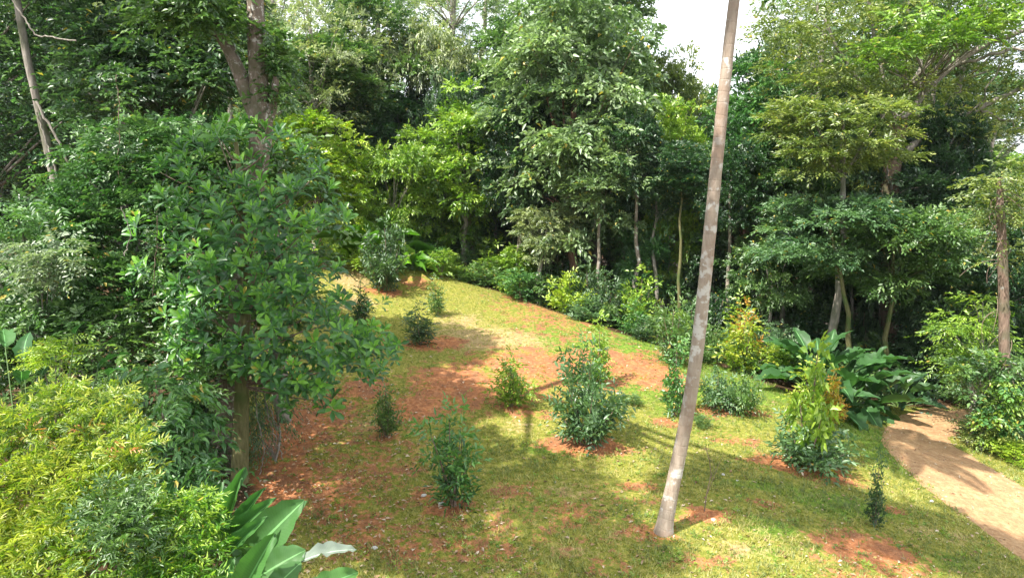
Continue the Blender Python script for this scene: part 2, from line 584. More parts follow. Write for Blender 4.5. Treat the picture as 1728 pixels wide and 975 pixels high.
def tree(px, top, bot, wpx, Y, ck, leafm, label, cat='tree', name='forest_tree', bark='bark_grey', group=None, trunk_px=None, tr=None,
         limbs=9, base=None, rot=None, lean=0.0, depth=None):
    """crown fills that box of the photograph at distance Y; trunk stands on the ground below"""
    _tree_seed[0] += 1
    g = np.random.default_rng(_tree_seed[0])
    C_ = CROWN[ck]
    pt, pb = at(px, top, Y), at(px, bot, Y)
    cz = (pt.z + pb.z) / 2
    H = pt.z - pb.z
    cx = (pt.x + pb.x) / 2
    W = wpx / FPX * Y * .95
    w0 = (C_['hi'] - C_['lo'])
    sx = W / w0[0]
    sy = (depth / w0[1]) if depth else min(sx, 1.6)
    sz = H / w0[2]
    bx = at(trunk_px, 450, Y).x if trunk_px is not None else cx + lean + g.normal() * .02 * W
    bz = h1(bx, Y) if base is None else base
    t = thing(name, label, cat, (bx, Y, bz - .05), group)
    rot = g.random() * 6.28 if rot is None else rot
    # scale in the crown's own frame, turned about z
    cen = (C_['hi'] + C_['lo']) / 2
    o = ob('crown', C_['me'], leafm, t)
    o.scale = (sx, sy, sz) if depth is None and abs(sx - sy) < .01 else (sx, sy, sz)
    if abs(sx - sy) > .01:
        rot = 0 if g.random() < .5 else math.pi
    o.rotation_euler = (0, 0, rot)
    off = Matrix.Rotation(rot, 3, 'Z') @ Vector((cen[0] * sx, cen[1] * sy, cen[2] * sz))
    cl = Vector((cx - bx, 0, cz - bz)) - off
    o.location = cl
    # trunk and limbs
    r0 = (tr or max(.07, .015 * (pt.z - bz)))
    topz = (cz + .25 * H) - bz
    tp = wander(g, (0, 0, -.3), (cx - bx, 0, topz), 11, .035 * topz * .3)
    rad = r0 * np.linspace(1.15, .35, 11)
    rad[0] *= 1.35
    ts = [tube(tp, rad, 9, .04, g)]
    cs = C_['c']
    sel = g.choice(len(cs), min(limbs, len(cs)), replace=False)
    mrot = np.array(Matrix.Rotation(rot, 3, 'Z'))
    for k in sel:
        e = mrot @ (cs[k] * np.array([sx, sy, sz])) + np.array(cl)
        zz = np.clip(e[2] - (.25 + .3 * g.random()) * abs(e[2] - topz * .3) - .2 * H, min(topz * .9, max(topz * .3, cz - bz - .32 * H)), topz)
        i = int(np.clip(zz / topz * 10, 1, 9))
        s = tp[i]
        mid = (s + e) / 2 + np.array([0, 0, .12 * np.linalg.norm(e - s)])
        ts.append(tube(bez(s, mid, e, 6), rad[i] * np.linspace(.42, .06, 6), 5))
    ob('trunk', tubes_mesh('trunk', ts), bark, t)
    return t


def stem_crown(key, seed, nst, spread, crad, tw, lv, leaf, asp, first=.22, nc=7, fan=.6, **kw):
    """leafy stems rising from one foot; 1 m tall, stands on z = 0"""
    g = np.random.default_rng(seed)
    cs, rs, tc_, stems = [], [], [], []
    for i in range(nst):
        az = i * 2.4 + g.normal() * .4
        top = 1.0 if i == 0 else .32 + .58 * g.random() ** 1.3
        rr = spread * (.15 if i == 0 else (.45 + .6 * g.random()) * (1.65 - 1.1 * top)) * (1 + .35 * math.cos(az - seed))
        e = np.array([math.cos(az) * rr, math.sin(az) * rr, top])
        mid = np.array([e[0] * fan * .8, e[1] * fan * .8, top * .45]) + g.normal(size=3) * .04
        P = bez((g.normal() * .02, g.normal() * .02, -.02), mid, e, 14)
        stems.append(P)
        for u in np.linspace(first, 1, nc):
            q = np.array([np.interp(u, np.linspace(0, 1, 14), P[:, k]) for k in range(3)]) + g.normal(size=3) * .025
            cs.append(q)
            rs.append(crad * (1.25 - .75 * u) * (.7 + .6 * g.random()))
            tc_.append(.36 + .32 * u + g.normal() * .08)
    cs, rs = np.array(cs), np.array(rs)
    V, F, T = sprays(g, cs, rs, tw, lv, leaf, asp, tint_c=np.array(tc_), center0=np.array([0, 0, -.4]), **kw)
    CROWN[key] = dict(me=mkmesh('crown_' + key, V, F, T), lo=np.percentile(V, 2, axis=0), hi=np.percentile(V, 98, axis=0), c=cs, stems=stems)


stem_crown('s_dense', 181, 10, .40, .10, 3, 5, .10, .34, first=.12, droop=.35, flat=.8, shell=.3)
stem_crown('s_round', 182, 13, .55, .12, 5, 5, .10, .38, first=.2, droop=.25, flat=.8, shell=.3)
stem_crown('s_open', 183, 7, .36, .11, 5, 5, .095, .38, first=.25, droop=.35, flat=.8, shell=.3)
stem_crown('s_thin', 184, 3, .16, .09, 6, 5, .085, .40, first=.18, nc=10, droop=.4, flat=.9, shell=.3)
stem_crown('s_low', 185, 10, .85, .18, 5, 5, .17, .42, first=.3, nc=5, droop=.5, flat=.6, shell=.3)
stem_crown('s_large', 186, 6, .34, .13, 3, 5, .14, .40, first=.35, nc=6, droop=.6, flat=.6, shell=.3, tw_len=.22)


def shrub(px, base, hpx, wpx, ck, leafm, label, cat='shrub', name='young_shrub', bark='bark_twig', group=None, stems=5, Y=None,
          pos=None, lift=.12, rot=None, lean=0):
    _tree_seed[0] += 1
    g = np.random.default_rng(_tree_seed[0])
    b = pos or (gnd(px, base) if Y is None else Vector((at(px, base, Y).x, Y, h1(at(px, base, Y).x, Y))))
    dist = math.sqrt(b.y ** 2 + (CAMZ - b.z) ** 2)
    H = hpx / FPX * dist * 1.05
    W = wpx / FPX * dist * .8
    C_ = CROWN[ck]
    w0 = (C_['hi'] - C_['lo'])
    t = thing(name, label, cat, b, group)
    rot = g.random() * 6.28 if rot is None else rot
    o = ob('crown', C_['me'], leafm, t)
    o.rotation_euler = (0, 0, rot)
    mr = np.array(Matrix.Rotation(rot, 3, 'Z'))
    ts = []
    if 'stems' in C_:
        sx, sz = W / max(w0[0], w0[1]), H / C_['hi'][2]
        o.scale = (sx, sx, sz)
        z0 = lift * H if lift > .2 else 0
        o.location = (0, 0, z0)
        for P in C_['stems']:
            Q = (P * np.array([sx, sx, sz])) @ mr.T + np.array([0, 0, z0])
            if z0:
                Q[0] = (0, 0, -.03)
            ts.append(tube(Q[::2], max(.006, .010 * H) * np.linspace(1, .35, len(Q[::2])), 5))
    else:
        ch = H * (1 - lift)
        sx, sz = W / w0[0], ch / w0[2]
        o.scale = (sx, sx, sz)
        cz = H * lift + ch / 2
        cen = (C_['hi'] + C_['lo']) / 2
        o.location = (lean * W, 0, cz - cen[2] * sz)
        for i in range(stems):
            k = g.integers(len(C_['c']))
            e = mr @ (C_['c'][k] * np.array([sx, sx, sz])) + np.array(o.location)
            if i == 0:
                e = np.array([0, 0, H * .9])
            s = np.array([g.normal() * .03, g.normal() * .03, -.03])
            ts.append(tube(bez(s, (s + e) / 2 + np.array([0, 0, .1 * H]), e, 6), max(.007, .012 * H) * np.linspace(1, .3, 6), 5))
    ob('stem', tubes_mesh('stem', ts), bark, t)
    return t


LANDMARKS = [(-400, 'beyond the left edge'), (60, 'behind the leaning pale trunk'), (170, 'behind the feathery dark tree'), (290, 'left of the forked trunk'), (400, 'just left behind the forked trunk'),
             (470, 'just right behind the forked trunk'), (560, 'behind the brilliant yellow-green tree'), (640, 'above the strap leaves on the crest'), (710, 'behind the umbrella-shaped tree'),
             (780, 'behind the tiered bright tree'), (860, 'in the gap left of the tall grey-green tree'), (950, 'behind the middle of the tall grey-green tree'),
             (1040, 'behind the right flank of the grey-green tree'), (1120, 'under the left part of the open sky'), (1190, 'just left of the palm trunk'), (1260, 'just right of the palm trunk'),
             (1330, 'behind the rich green rounded tree'), (1410, 'behind the olive spray tree'), (1490, 'just left of the spreading tree trunk'), (1570, 'just right of the spreading tree trunk'),
             (1650, 'under the heavy boughs'), (1728, 'behind the vine-hung trunk'), (9999, 'beyond the right edge')]


def near_what(px):
    for x_, t_ in LANDMARKS:
        if px <= x_:
            return t_


EDGEMARKS = [(600, 'left of the strap leaves'), (670, 'below the strap leaves'), (740, 'right of the strap leaves'), (800, 'by the light tiered saplings'), (860, 'left of the vine-wrapped stem'),
             (920, 'below the vine-wrapped stem'), (985, 'at the reddish trunk'), (1040, 'at the thin white trunk'), (1100, 'left of the pale twin stems'), (1160, 'below the pale twin stems'),
             (1215, 'behind the palm trunk'), (1280, 'by the orange-tipped yellow shrub'), (1345, 'left of the paddle leaves'), (1420, 'behind the upright paddle leaves'), (1500, 'behind the drooping big leaves'),
             (1580, 'behind the head of the path'), (1660, 'right of the path head'), (9999, 'at the right edge')]


def edge_what(px):
    for x_, t_ in EDGEMARKS:
        if px <= x_:
            return t_


TONE = dict(deep='deep green', green='mid-green', lush='rich green', bright='light green', lime='yellow-green', grey='grey-green', olive='olive', pale='pale green',
            blue='cool green', shade='very dark')
FORM = dict(s_dense='upright bushy', s_round='rounded bushy', s_open='open twiggy', fern='fern-like', tier='tiered', s_low='low spreading')
#=====SETTING=====
# ---------------------------------------------------------------- ground
def spacing(lo, hi, fine, far):
    a = np.arange(lo, hi + 1e-6, fine)
    left, right, s, x, y = [], [], fine, lo, hi
    while x > -far:
        s *= 1.18
        x -= s
        y += s
        left.append(x)
        right.append(y)
    return np.r_[left[::-1], a, right]


gx = spacing(-16, 24, .22, 1500)
gy = spacing(4, 44, .22, 1500)
XX, YY = np.meshgrid(gx, gy)
ZZ = hgt(XX, YY)
nx, ny = len(gx), len(gy)


def blotch(x, y, lst):
    v = np.zeros(np.shape(x))
    for (cx, cy, rx, ry, s) in lst:
        c = gnd(cx, cy)
        a = gnd(cx + rx, cy)
        b0, b1 = gnd(cx, cy - ry), gnd(cx, cy + ry)
        wx = max(.2, abs(a.x - c.x))
        wy = max(.25, abs(b0.y - b1.y) / 2)
        d = ((x - c.x) / wx) ** 2 + ((y - c.y) / wy) ** 2
        v = np.maximum(v, s * np.exp(-d ** 1.3 * .9))
    return v


# bare red earth: worn bank, planting holes, scrapes  (centre, half-widths, strength)
SOIL = [(770, 650, 90, 45, 1.0), (900, 615, 130, 32, .95), (1040, 612, 100, 24, 1.1), (1110, 635, 60, 26, .95), (860, 655, 90, 26, .9), (985, 640, 80, 20, .9),
        (700, 690, 60, 30, .95), (655, 585, 30, 12, .6), (750, 578, 40, 14, 1.0), (700, 478, 45, 14, .6), (740, 455, 30, 10, .65), (610, 660, 70, 30, .8),
        (755, 858, 48, 18, 1.0), (715, 835, 34, 18, .8), (985, 752, 76, 17, 1.3), (1360, 790, 76, 18, 1.3), (1190, 870, 40, 15, 1.2),
        (1470, 935, 95, 36, 1.0), (1125, 713, 32, 9, 1.0), (1235, 692, 60, 11, 1.0), (1075, 820, 50, 9, .95), (500, 730, 80, 60, 1.0),
        (470, 820, 80, 70, 1.0), (570, 840, 70, 60, .75), (620, 725, 22, 18, .6), (650, 492, 38, 8, 1.1), (712, 583, 44, 9, 1.1),
        (860, 688, 36, 9, 1.0), (945, 525, 55, 8, .6), (890, 500, 34, 8, .6), (1240, 745, 60, 12, .6), (1500, 860, 20, 8, 1.0),
        (1295, 850, 40, 8, .6), (880, 830, 60, 25, .55), (960, 870, 70, 25, .62), (780, 920, 60, 25, .62), (690, 930, 70, 30, .7),
        (1100, 900, 60, 18, .75), (1190, 950, 70, 20, .6), (610, 900, 70, 50, .7), (1410, 950, 60, 25, .6), (900, 700, 60, 12, .6),
        (650, 738, 26, 9, 1.0), (430, 900, 70, 60, .85), (560, 700, 60, 50, .75), (1030, 960, 60, 20, .55),
        (1200, 705, 50, 9, .45), (800, 900, 260, 80, .42), (600, 780, 170, 130, .5), (1050, 860, 150, 50, .36), (1450, 985, 90, 20, .7), (1130, 600, 50, 8, .6), (840, 930, 70, 25, .55), (660, 800, 60, 25, .5)]
# dry straw-coloured turf
DRY = [(830, 570, 120, 25, .9), (600, 470, 40, 25, .9), (780, 545, 60, 25, .7), (870, 540, 90, 20, .4), (1050, 680, 60, 20, .4),
       (880, 720, 60, 14, .6), (1250, 930, 60, 20, .7), (1310, 760, 60, 14, .5), (1180, 760, 40, 12, .4), (930, 740, 60, 10, .4),
       (1580, 900, 60, 16, .6), (620, 720, 40, 20, .7), (1290, 900, 60, 10, .4), (960, 830, 70, 16, .6), (1050, 900, 60, 20, .5),
       (720, 880, 60, 20, .5), (960, 930, 70, 16, .6), (600, 510, 50, 20, .7)]
# lush green turf
LUSH = [(960, 760, 90, 12, 1.0), (1500, 770, 60, 30, .8), (1420, 850, 90, 20, .9), (1300, 890, 60, 16, .8), (950, 570, 110, 16, .8),
        (1100, 580, 90, 18, .9), (1200, 610, 60, 14, .8), (1330, 660, 60, 20, .9), (1450, 730, 60, 30, .9), (1600, 950, 60, 20, .7),
        (1080, 870, 60, 16, .6), (880, 860, 50, 20, .5), (1280, 930, 50, 10, .7), (1120, 940, 50, 14, .8), (1380, 930, 50, 16, .7),
        (860, 590, 60, 8, .3), (1000, 700, 80, 10, .6), (1290, 820, 80, 12, .7), (640, 760, 30, 12, .6)]

near = (XX > -17) & (XX < 25) & (YY > 3) & (YY < 45)
soil = np.zeros_like(XX)
dry = np.zeros_like(XX)
lush = np.zeros_like(XX)
soil[near] = blotch(XX[near], YY[near], SOIL)
dry[near] = blotch(XX[near], YY[near], DRY)
lush[near] = blotch(XX[near], YY[near], LUSH)

# clearing outline (world), everything outside is forest floor
edge_px = [(560, 432), (600, 430), (680, 442), (760, 470), (870, 503), (960, 535), (1050, 566), (1150, 600), (1250, 632), (1330, 665), (1400, 700), (1440, 712)]
EDGE = [gnd(*p) for p in edge_px]
ex = np.array([p.x for p in EDGE])
ey = np.array([p.y for p in EDGE])
o_ = np.argsort(ex)
lim = np.interp(XX, ex[o_], ey[o_])
lim = np.where(XX > ex.max(), 26.0, lim)
forest = np.clip((YY - lim) / 1.2 + .3, 0, 1)
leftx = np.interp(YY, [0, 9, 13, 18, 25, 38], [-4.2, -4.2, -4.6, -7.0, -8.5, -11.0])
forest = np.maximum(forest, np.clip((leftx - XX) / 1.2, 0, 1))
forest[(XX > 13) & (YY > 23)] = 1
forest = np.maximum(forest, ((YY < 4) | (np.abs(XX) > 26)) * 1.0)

gm, t, out = newmat('ground_turf')
at_s = N(t, 'ShaderNodeAttribute', attribute_name='soil')
at_d = N(t, 'ShaderNodeAttribute', attribute_name='dry')
at_l = N(t, 'ShaderNodeAttribute', attribute_name='lush')
at_f = N(t, 'ShaderNodeAttribute', attribute_name='forest')
tco = N(t, 'ShaderNodeTexCoord')


def noise(t, vec, scale, detail=6.0, rough=.6):
    n = N(t, 'ShaderNodeTexNoise', i_Scale=scale, i_Detail=detail, i_Roughness=rough)
    t.links.new(vec, n.inputs['Vector'])
    return n.outputs['Fac']


V_ = tco.outputs['Object']
nA, nB, nC, nD = noise(t, V_, .55), noise(t, V_, 2.3), noise(t, V_, 9.0), noise(t, V_, 38.0, 4.0, .7)
grass = ramp(t, nC, [(.3, (.105, .135, .020)), (.5, (.205, .205, .038)), (.72, (.35, .30, .095))])
grass_l = ramp(t, nC, [(.3, (.065, .145, .018)), (.55, (.145, .225, .030)), (.75, (.27, .30, .06))])
straw = ramp(t, nC, [(.3, (.23, .165, .07)), (.55, (.37, .27, .13)), (.75, (.48, .37, .21))])
earth = ramp(t, nC, [(.3, (.21, .074, .030)), (.52, (.40, .158, .066)), (.75, (.55, .29, .14))])

earth = mix(t, ramp(t, nB, [(.42, (0, 0, 0)), (.66, (.75, .75, .75))]), earth, (.20, .105, .06))


def mask(attr, n1, k1, n2, k2, lo, hi):
    v = math_(t, 'ADD', attr, math_(t, 'MULTIPLY', math_(t, 'SUBTRACT', n1, .5), k1))
    v = math_(t, 'ADD', v, math_(t, 'MULTIPLY', math_(t, 'SUBTRACT', n2, .5), k2))
    return ramp(t, v, [(lo, (0, 0, 0)), (hi, (1, 1, 1))])


c = mix(t, mask(at_l.outputs['Fac'], nA, 1.0, nB, 1.2, .30, .70), grass, grass_l)
c = mix(t, mask(at_d.outputs['Fac'], nB, 1.4, nC, 1.2, .38, .78), c, straw)
c = mix(t, mask(at_s.outputs['Fac'], nB, 2.1, nC, 1.6, .40, .66), c, earth)
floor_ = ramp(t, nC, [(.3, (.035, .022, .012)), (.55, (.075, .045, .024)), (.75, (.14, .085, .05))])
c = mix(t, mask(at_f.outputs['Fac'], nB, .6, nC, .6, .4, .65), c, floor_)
fine = ramp(t, nD, [(.3, (.55, .55, .55)), (.5, (1, 1, 1)), (.72, (1.5, 1.45, 1.35))])
c = mix(t, 1.0, c, fine, 'MULTIPLY')
p = N(t, 'ShaderNodeBsdfPrincipled')
p.inputs['Roughness'].default_value = .95
p.inputs['Specular IOR Level'].default_value = .1
t.links.new(c, p.inputs['Base Color'])
bmp = N(t, 'ShaderNodeBump', i_Strength=.8, i_Distance=.06)
t.links.new(math_(t, 'ADD', math_(t, 'MULTIPLY', nC, .6), math_(t, 'MULTIPLY', nD, .5)), bmp.inputs['Height'])
t.links.new(bmp.outputs[0], p.inputs['Normal'])
t.links.new(p.outputs[0], out.inputs['Surface'])

Vg = np.stack([XX, YY, ZZ], -1).reshape(-1, 3)
i = np.arange(ny - 1)[:, None] * nx
j = np.arange(nx - 1)[None]
Fg = np.stack([i + j, i + j + 1, i + nx + j + 1, i + nx + j], -1).reshape(-1, 4)
gme = mkmesh('ground', Vg, Fg, smooth=True)
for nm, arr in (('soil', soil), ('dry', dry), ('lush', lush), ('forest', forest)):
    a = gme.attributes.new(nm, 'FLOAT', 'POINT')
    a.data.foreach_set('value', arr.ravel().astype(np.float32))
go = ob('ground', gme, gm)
go['kind'] = 'structure'
go['label'] = 'grassy hillside clearing with bare patches of red earth'

# ---------------------------------------------------------------- dirt path
pl = [(1700, 690), (1640, 695), (1575, 712), (1520, 745)]
left_px = [(1700, 672), (1620, 680), (1560, 690), (1505, 706), (1488, 728), (1492, 752), (1530, 795), (1590, 845), (1650, 890), (1728, 945), (1800, 1000)]
right_px = [(1715, 712), (1670, 722), (1625, 732), (1600, 738), (1598, 744), (1612, 756), (1640, 770), (1680, 795), (1728, 822), (1800, 868), (1900, 930)]


def smooth_line(pts, n):
    P = np.array([tuple(gnd(*q)) for q in pts])
    d = np.r_[0, np.cumsum(np.linalg.norm(np.diff(P, axis=0), axis=1))]
    d /= d[-1]
    u = np.linspace(0, 1, n)
    Q = np.stack([np.interp(u, d, P[:, k]) for k in range(2)], -1)
    for _ in range(12):
        Q[1:-1] = .5 * Q[1:-1] + .25 * (Q[:-2] + Q[2:])
    return Q


npth, mpth = 120, 17
Lp, Rp = smooth_line(left_px, npth), smooth_line(right_px, npth)
g = np.random.default_rng(5)
wl = np.convolve(g.normal(size=npth + 8), np.ones(5) / 5, 'same')[4:-4] * .10
wr = np.convolve(g.normal(size=npth + 8), np.ones(5) / 5, 'same')[4:-4] * .10
dv = Rp - Lp
dn = dv / np.linalg.norm(dv, axis=1, keepdims=True)
Lp = Lp + dn * wl[:, None]
Rp = Rp + dn * wr[:, None]
uu = np.linspace(0, 1, mpth)
PP = Lp[:, None] * (1 - uu)[None, :, None] + Rp[:, None] * uu[None, :, None]
pz = hgt(PP[..., 0], PP[..., 1]) + .014 * np.minimum(1, np.minimum(uu, 1 - uu) * 8)[None] + .004
Vp = np.concatenate([PP, pz[..., None]], -1).reshape(-1, 3)
i = np.arange(npth - 1)[:, None] * mpth
j = np.arange(mpth - 1)[None]
Fp = np.stack([i + j, i + mpth + j, i + mpth + j + 1, i + j + 1], -1).reshape(-1, 4)
pm, t, out = newmat('path_dirt')
tco = N(t, 'ShaderNodeTexCoord')
V_ = tco.outputs['Object']
nA, nB, nC = noise(t, V_, 1.2), noise(t, V_, 7.0), noise(t, V_, 40.0, 4.0, .7)
c = ramp(t, nB, [(.3, (.27, .145, .065)), (.5, (.38, .225, .105)), (.72, (.48, .315, .165))])
c = mix(t, ramp(t, nA, [(.5, (0, 0, 0)), (.7, (.5, .5, .5))]), c, (.27, .14, .07))
c = mix(t, 1.0, c, ramp(t, nC, [(.3, (.7, .7, .7)), (.5, (1, 1, 1)), (.75, (1.35, 1.3, 1.25))]), 'MULTIPLY')
p = N(t, 'ShaderNodeBsdfPrincipled')
p.inputs['Roughness'].default_value = .95
t.links.new(c, p.inputs['Base Color'])
bmp = N(t, 'ShaderNodeBump', i_Strength=.7, i_Distance=.04)
t.links.new(math_(t, 'ADD', nB, nC), bmp.inputs['Height'])
t.links.new(bmp.outputs[0], p.inputs['Normal'])
t.links.new(p.outputs[0], out.inputs['Surface'])
po = ob('dirt_path', mkmesh('dirt_path', Vp, Fp, smooth=True), pm)
po['kind'] = 'structure'
po['label'] = 'pale trodden dirt path curving round the foot of the slope'


def in_path(x, y):
    # distance to the path's centre line against its local half-width
    c_ = (Lp + Rp) / 2
    hw = np.linalg.norm(Rp - Lp, axis=1) / 2
    r = np.zeros(len(x), bool)
    for k in range(0, npth):
        r |= (x - c_[k, 0]) ** 2 + (y - c_[k, 1]) ** 2 < (hw[k] * (.84 + .08 * math.sin(k * 1.3) + .05 * math.sin(k * 3.1))) ** 2
    return r


# ---------------------------------------------------------------- grass, litter
def grid_lookup(arr, x, y):
    ix = np.clip(np.searchsorted(gx, x) - 1, 0, nx - 2)
    iy = np.clip(np.searchsorted(gy, y) - 1, 0, ny - 2)
    return arr[iy, ix]


def lowfreq(x, y, s, ph):
    return (np.sin(x * s + ph) * np.sin(y * s * 1.13 + ph * 2) + np.sin((x + y) * s * 1.7 + ph * 3) * .6 + np.sin((x - 1.3 * y) * s * 2.9 + ph) * .5) / 2.1


g = np.random.default_rng(21)
nT = 170000
yy = 7.5 + 30 * g.random(nT) ** 1.7
xx = (g.random(nT) * 2 - 1) * (yy * .80 + 1)
keep = (grid_lookup(forest, xx, yy) < .6)
sv = grid_lookup(soil, xx, yy)
nn = lowfreq(xx, yy, 2.2, .7) * .35 + lowfreq(xx, yy, 6.5, 1.9) * .35
keep &= (g.random(nT) > (sv + nn) * 1.25) & (g.random(nT) > .55 * grid_lookup(dry, xx, yy))
keep &= ~in_path(xx, yy)
xx, yy = xx[keep], yy[keep]
tl_ = grid_lookup(lush, xx, yy)
td_ = grid_lookup(dry, xx, yy)
zz = hgt(xx, yy)
nb = 3
m_ = len(xx)
j = np.repeat(np.arange(m_), nb)
az = g.random(len(j)) * 6.28
lean_ = .5 + 1.1 * g.random(len(j))
hh = (.022 + .040 * g.random(len(j)) + .05 * g.random(len(j)) ** 6) * np.clip(1 + .5 * lowfreq(xx[j], yy[j], 3.1, .3), .6, 1.6) * (1 + .35 * tl_[j])
base = np.stack([xx[j], yy[j], zz[j]], -1) + g.normal(size=(len(j), 3)) * np.array([.03, .03, 0])
dd = np.stack([np.cos(az) * lean_, np.sin(az) * lean_, np.ones(len(j))], -1)
tip = base + dd * hh[:, None]
sd_ = np.stack([-np.sin(az), np.cos(az), np.zeros(len(j))], -1) * (.006 + .007 * g.random(len(j)))[:, None]
Vb = np.stack([base - sd_, base + sd_, tip], 1).reshape(-1, 3)
Fb = np.arange(len(Vb)).reshape(-1, 3)
tn = np.clip(.45 + .5 * td_[j] - .35 * tl_[j] + .25 * lowfreq(xx[j], yy[j], 1.1, 2.2) + g.normal(size=len(j)) * .2, 0, 1)
gr = ob('grass', mkmesh('grass', Vb, Fb, np.repeat(tn, 3)), 'grass', kind='stuff')
tag(gr, 'short patchy turf grass covering the sunlit clearing', 'grass')

g = np.random.default_rng(22)
nL = 9500
yy = 8 + 22 * g.random(nL) ** 1.5
xx = np.where(g.random(nL) < .55, -.45 * yy + 5.5 * g.random(nL), (g.random(nL) * 2 - 1) * yy * .8)
zz = hgt(xx, yy) + .015 + .015 * g.random(nL)
dd = unit(np.stack([g.normal(size=nL), g.normal(size=nL), g.normal(size=nL) * .15], -1))
nr = unit(np.stack([g.normal(size=nL) * .3, g.normal(size=nL) * .3, np.ones(nL)], -1))
LL = .04 + .09 * g.random(nL) ** 1.5
V, F, T = leaf_arrays(np.stack([xx, yy, zz], -1), dd, nr, LL, LL * .45, np.clip(g.normal(size=nL) * .25 + .5, 0, 1), T_SIMPLE)
lt = ob('fallen_leaves', mkmesh('fallen_leaves', V, F, T), 'litter', kind='stuff')
tag(lt, 'dry brown and straw coloured fallen leaves strewn over the clearing', 'leaf litter')

g = np.random.default_rng(23)
nC_ = 17000
yy = 8 + 20 * g.random(nC_) ** 1.4
xx = (g.random(nC_) * 2 - 1) * yy * .8
k_ = grid_lookup(soil, xx, yy) + lowfreq(xx, yy, 2.2, .7) * .3 > .55 + .3 * g.random(nC_)
k_ &= (grid_lookup(forest, xx, yy) < .5)
xx, yy = xx[k_], yy[k_]
n_ = len(xx)
r_ = .006 + .024 * g.random(n_) ** 3
oc = np.array([(1, 0, 0), (0, 1, 0), (-1, 0, 0), (0, -1, 0), (.1, .1, .7)], float)
of = np.array([(0, 1, 4), (1, 2, 4), (2, 3, 4), (3, 0, 4)])
rot_ = g.random(n_) * 6.28
cs_, sn_ = np.cos(rot_)[:, None], np.sin(rot_)[:, None]
ox = oc[None] * (1 + .35 * g.normal(size=(n_, 5, 3)))
px_ = ox[..., 0] * cs_ - ox[..., 1] * sn_
py_ = ox[..., 0] * sn_ + ox[..., 1] * cs_
Vc = np.stack([px_ * r_[:, None] + xx[:, None], py_ * r_[:, None] + yy[:, None], ox[..., 2] * r_[:, None] + hgt(xx, yy)[:, None]], -1).reshape(-1, 3)
Fc = (of[None] + (np.arange(n_) * 5)[:, None, None]).reshape(-1, 3)
M['clod'] = leafmat('soil_crumb', (.17, .065, .03), (.34, .145, .07), (.46, .26, .14), rough=.95, trans=.0, spec=.1)
o = ob('soil_crumbs', mkmesh('soil_crumbs', Vc, Fc, np.repeat(np.clip(g.normal(size=n_) * .25 + .5, 0, 1), 5)), 'clod', kind='stuff')
tag(o, 'loose crumbs of red earth scattered over the bare patches', 'soil')

g = np.random.default_rng(25)
nS = 1500
kk_ = g.integers(2, npth - 2, nS)
vv_ = g.random(nS)
vv_ = np.where(g.random(nS) < .5, vv_, np.where(g.random(nS) < .5, vv_ ** 3, 1 - vv_ ** 3))
sx_ = Lp[kk_, 0] * (1 - vv_) + Rp[kk_, 0] * vv_ + g.normal(size=nS) * .08
sy_ = Lp[kk_, 1] * (1 - vv_) + Rp[kk_, 1] * vv_ + g.normal(size=nS) * .08
r_ = .008 + .026 * g.random(nS) ** 4
ox = oc[None] * (1 + .35 * g.normal(size=(nS, 5, 3)))
Vc = np.stack([ox[..., 0] * r_[:, None] + sx_[:, None], ox[..., 1] * r_[:, None] + sy_[:, None], ox[..., 2] * r_[:, None] + hgt(sx_, sy_)[:, None] + .014], -1).reshape(-1, 3)
Fc = (of[None] + (np.arange(nS) * 5)[:, None, None]).reshape(-1, 3)
M['grit'] = leafmat('path_grit', (.16, .09, .05), (.33, .22, .13), (.52, .42, .30), rough=.95, trans=.0, spec=.1)
o = ob('path_gravel', mkmesh('path_gravel', Vc, Fc, np.repeat(np.clip(g.normal(size=nS) * .25 + .5, 0, .92), 5)), 'grit', kind='stuff')
tag(o, 'loose grit and small pebbles on the dirt path', 'gravel')

g = np.random.default_rng(24)
nW = 5200
yy = 8 + 26 * g.random(nW) ** 1.4
xx = (g.random(nW) * 2 - 1) * yy * .8
k_ = (lowfreq(xx, yy, 1.6, 2.7) + .5 * g.normal(size=nW) > .35) & (grid_lookup(forest, xx, yy) < .5) & ~in_path(xx, yy)
xx, yy = xx[k_], yy[k_]
cw = np.stack([xx, yy, hgt(xx, yy) + .01], -1)
V, F, T = sprays(g, cw, np.full(len(cw), .05), 5, 5, .045, .40, flat=.4, droop=.15, updir=.6, tw_len=.07)
o = ob('weeds', mkmesh('weeds', V, F, T), 'bright', kind='stuff')
tag(o, 'small broad-leaved weeds dotted through the turf', 'weeds')

# ---------------------------------------------------------------- near left: tall mottled tree whose crown is above the picture
def path_px(pts, Y):
    return np.array([tuple(at(a, b, Y)) for a, b in pts])


YT = 13.6
b0 = gnd(385, 790)
YT = b0.y
tt_ = thing('tall_tree', 'tall mottled grey tree trunk rising out of the top left, forked above the glossy tree', 'tree', b0)


def rel(P, b):
    return np.asarray(P) - np.array(b)


tp = path_px([(378, 800), (384, 760), (388, 700), (396, 620), (406, 520), (418, 420), (432, 300), (441, 220), (437, 150), (433, 80), (430, 0), (428, -90), (420, -200), (400, -330)], YT)
tr_ = np.array([.42, .36, .32, .27, .23, .215, .215, .24, .195, .17, .165, .15, .13, .10])
ob('trunk', tubes_mesh('trunk', [tube(rel(tp, b0), tr_, 14, .05, rng)]), 'bark_mottled', tt_)
fk = path_px([(436, 205), (420, 165), (405, 125), (385, 80), (352, 30), (310, -25), (255, -95)], YT)
ob('limb', tubes_mesh('limb', [tube(rel(fk, b0), [.17, .16, .15, .13, .11, .09, .07], 9, .06, rng)]), 'bark_mottled', tt_)
fk = path_px([(446, 225), (458, 185), (464, 150), (466, 130)], YT)
ob('limb_stub', tubes_mesh('limb_stub', [tube(rel(fk, b0), [.10, .10, .08, .05], 9, .08, rng)]), 'bark_mottled', tt_)
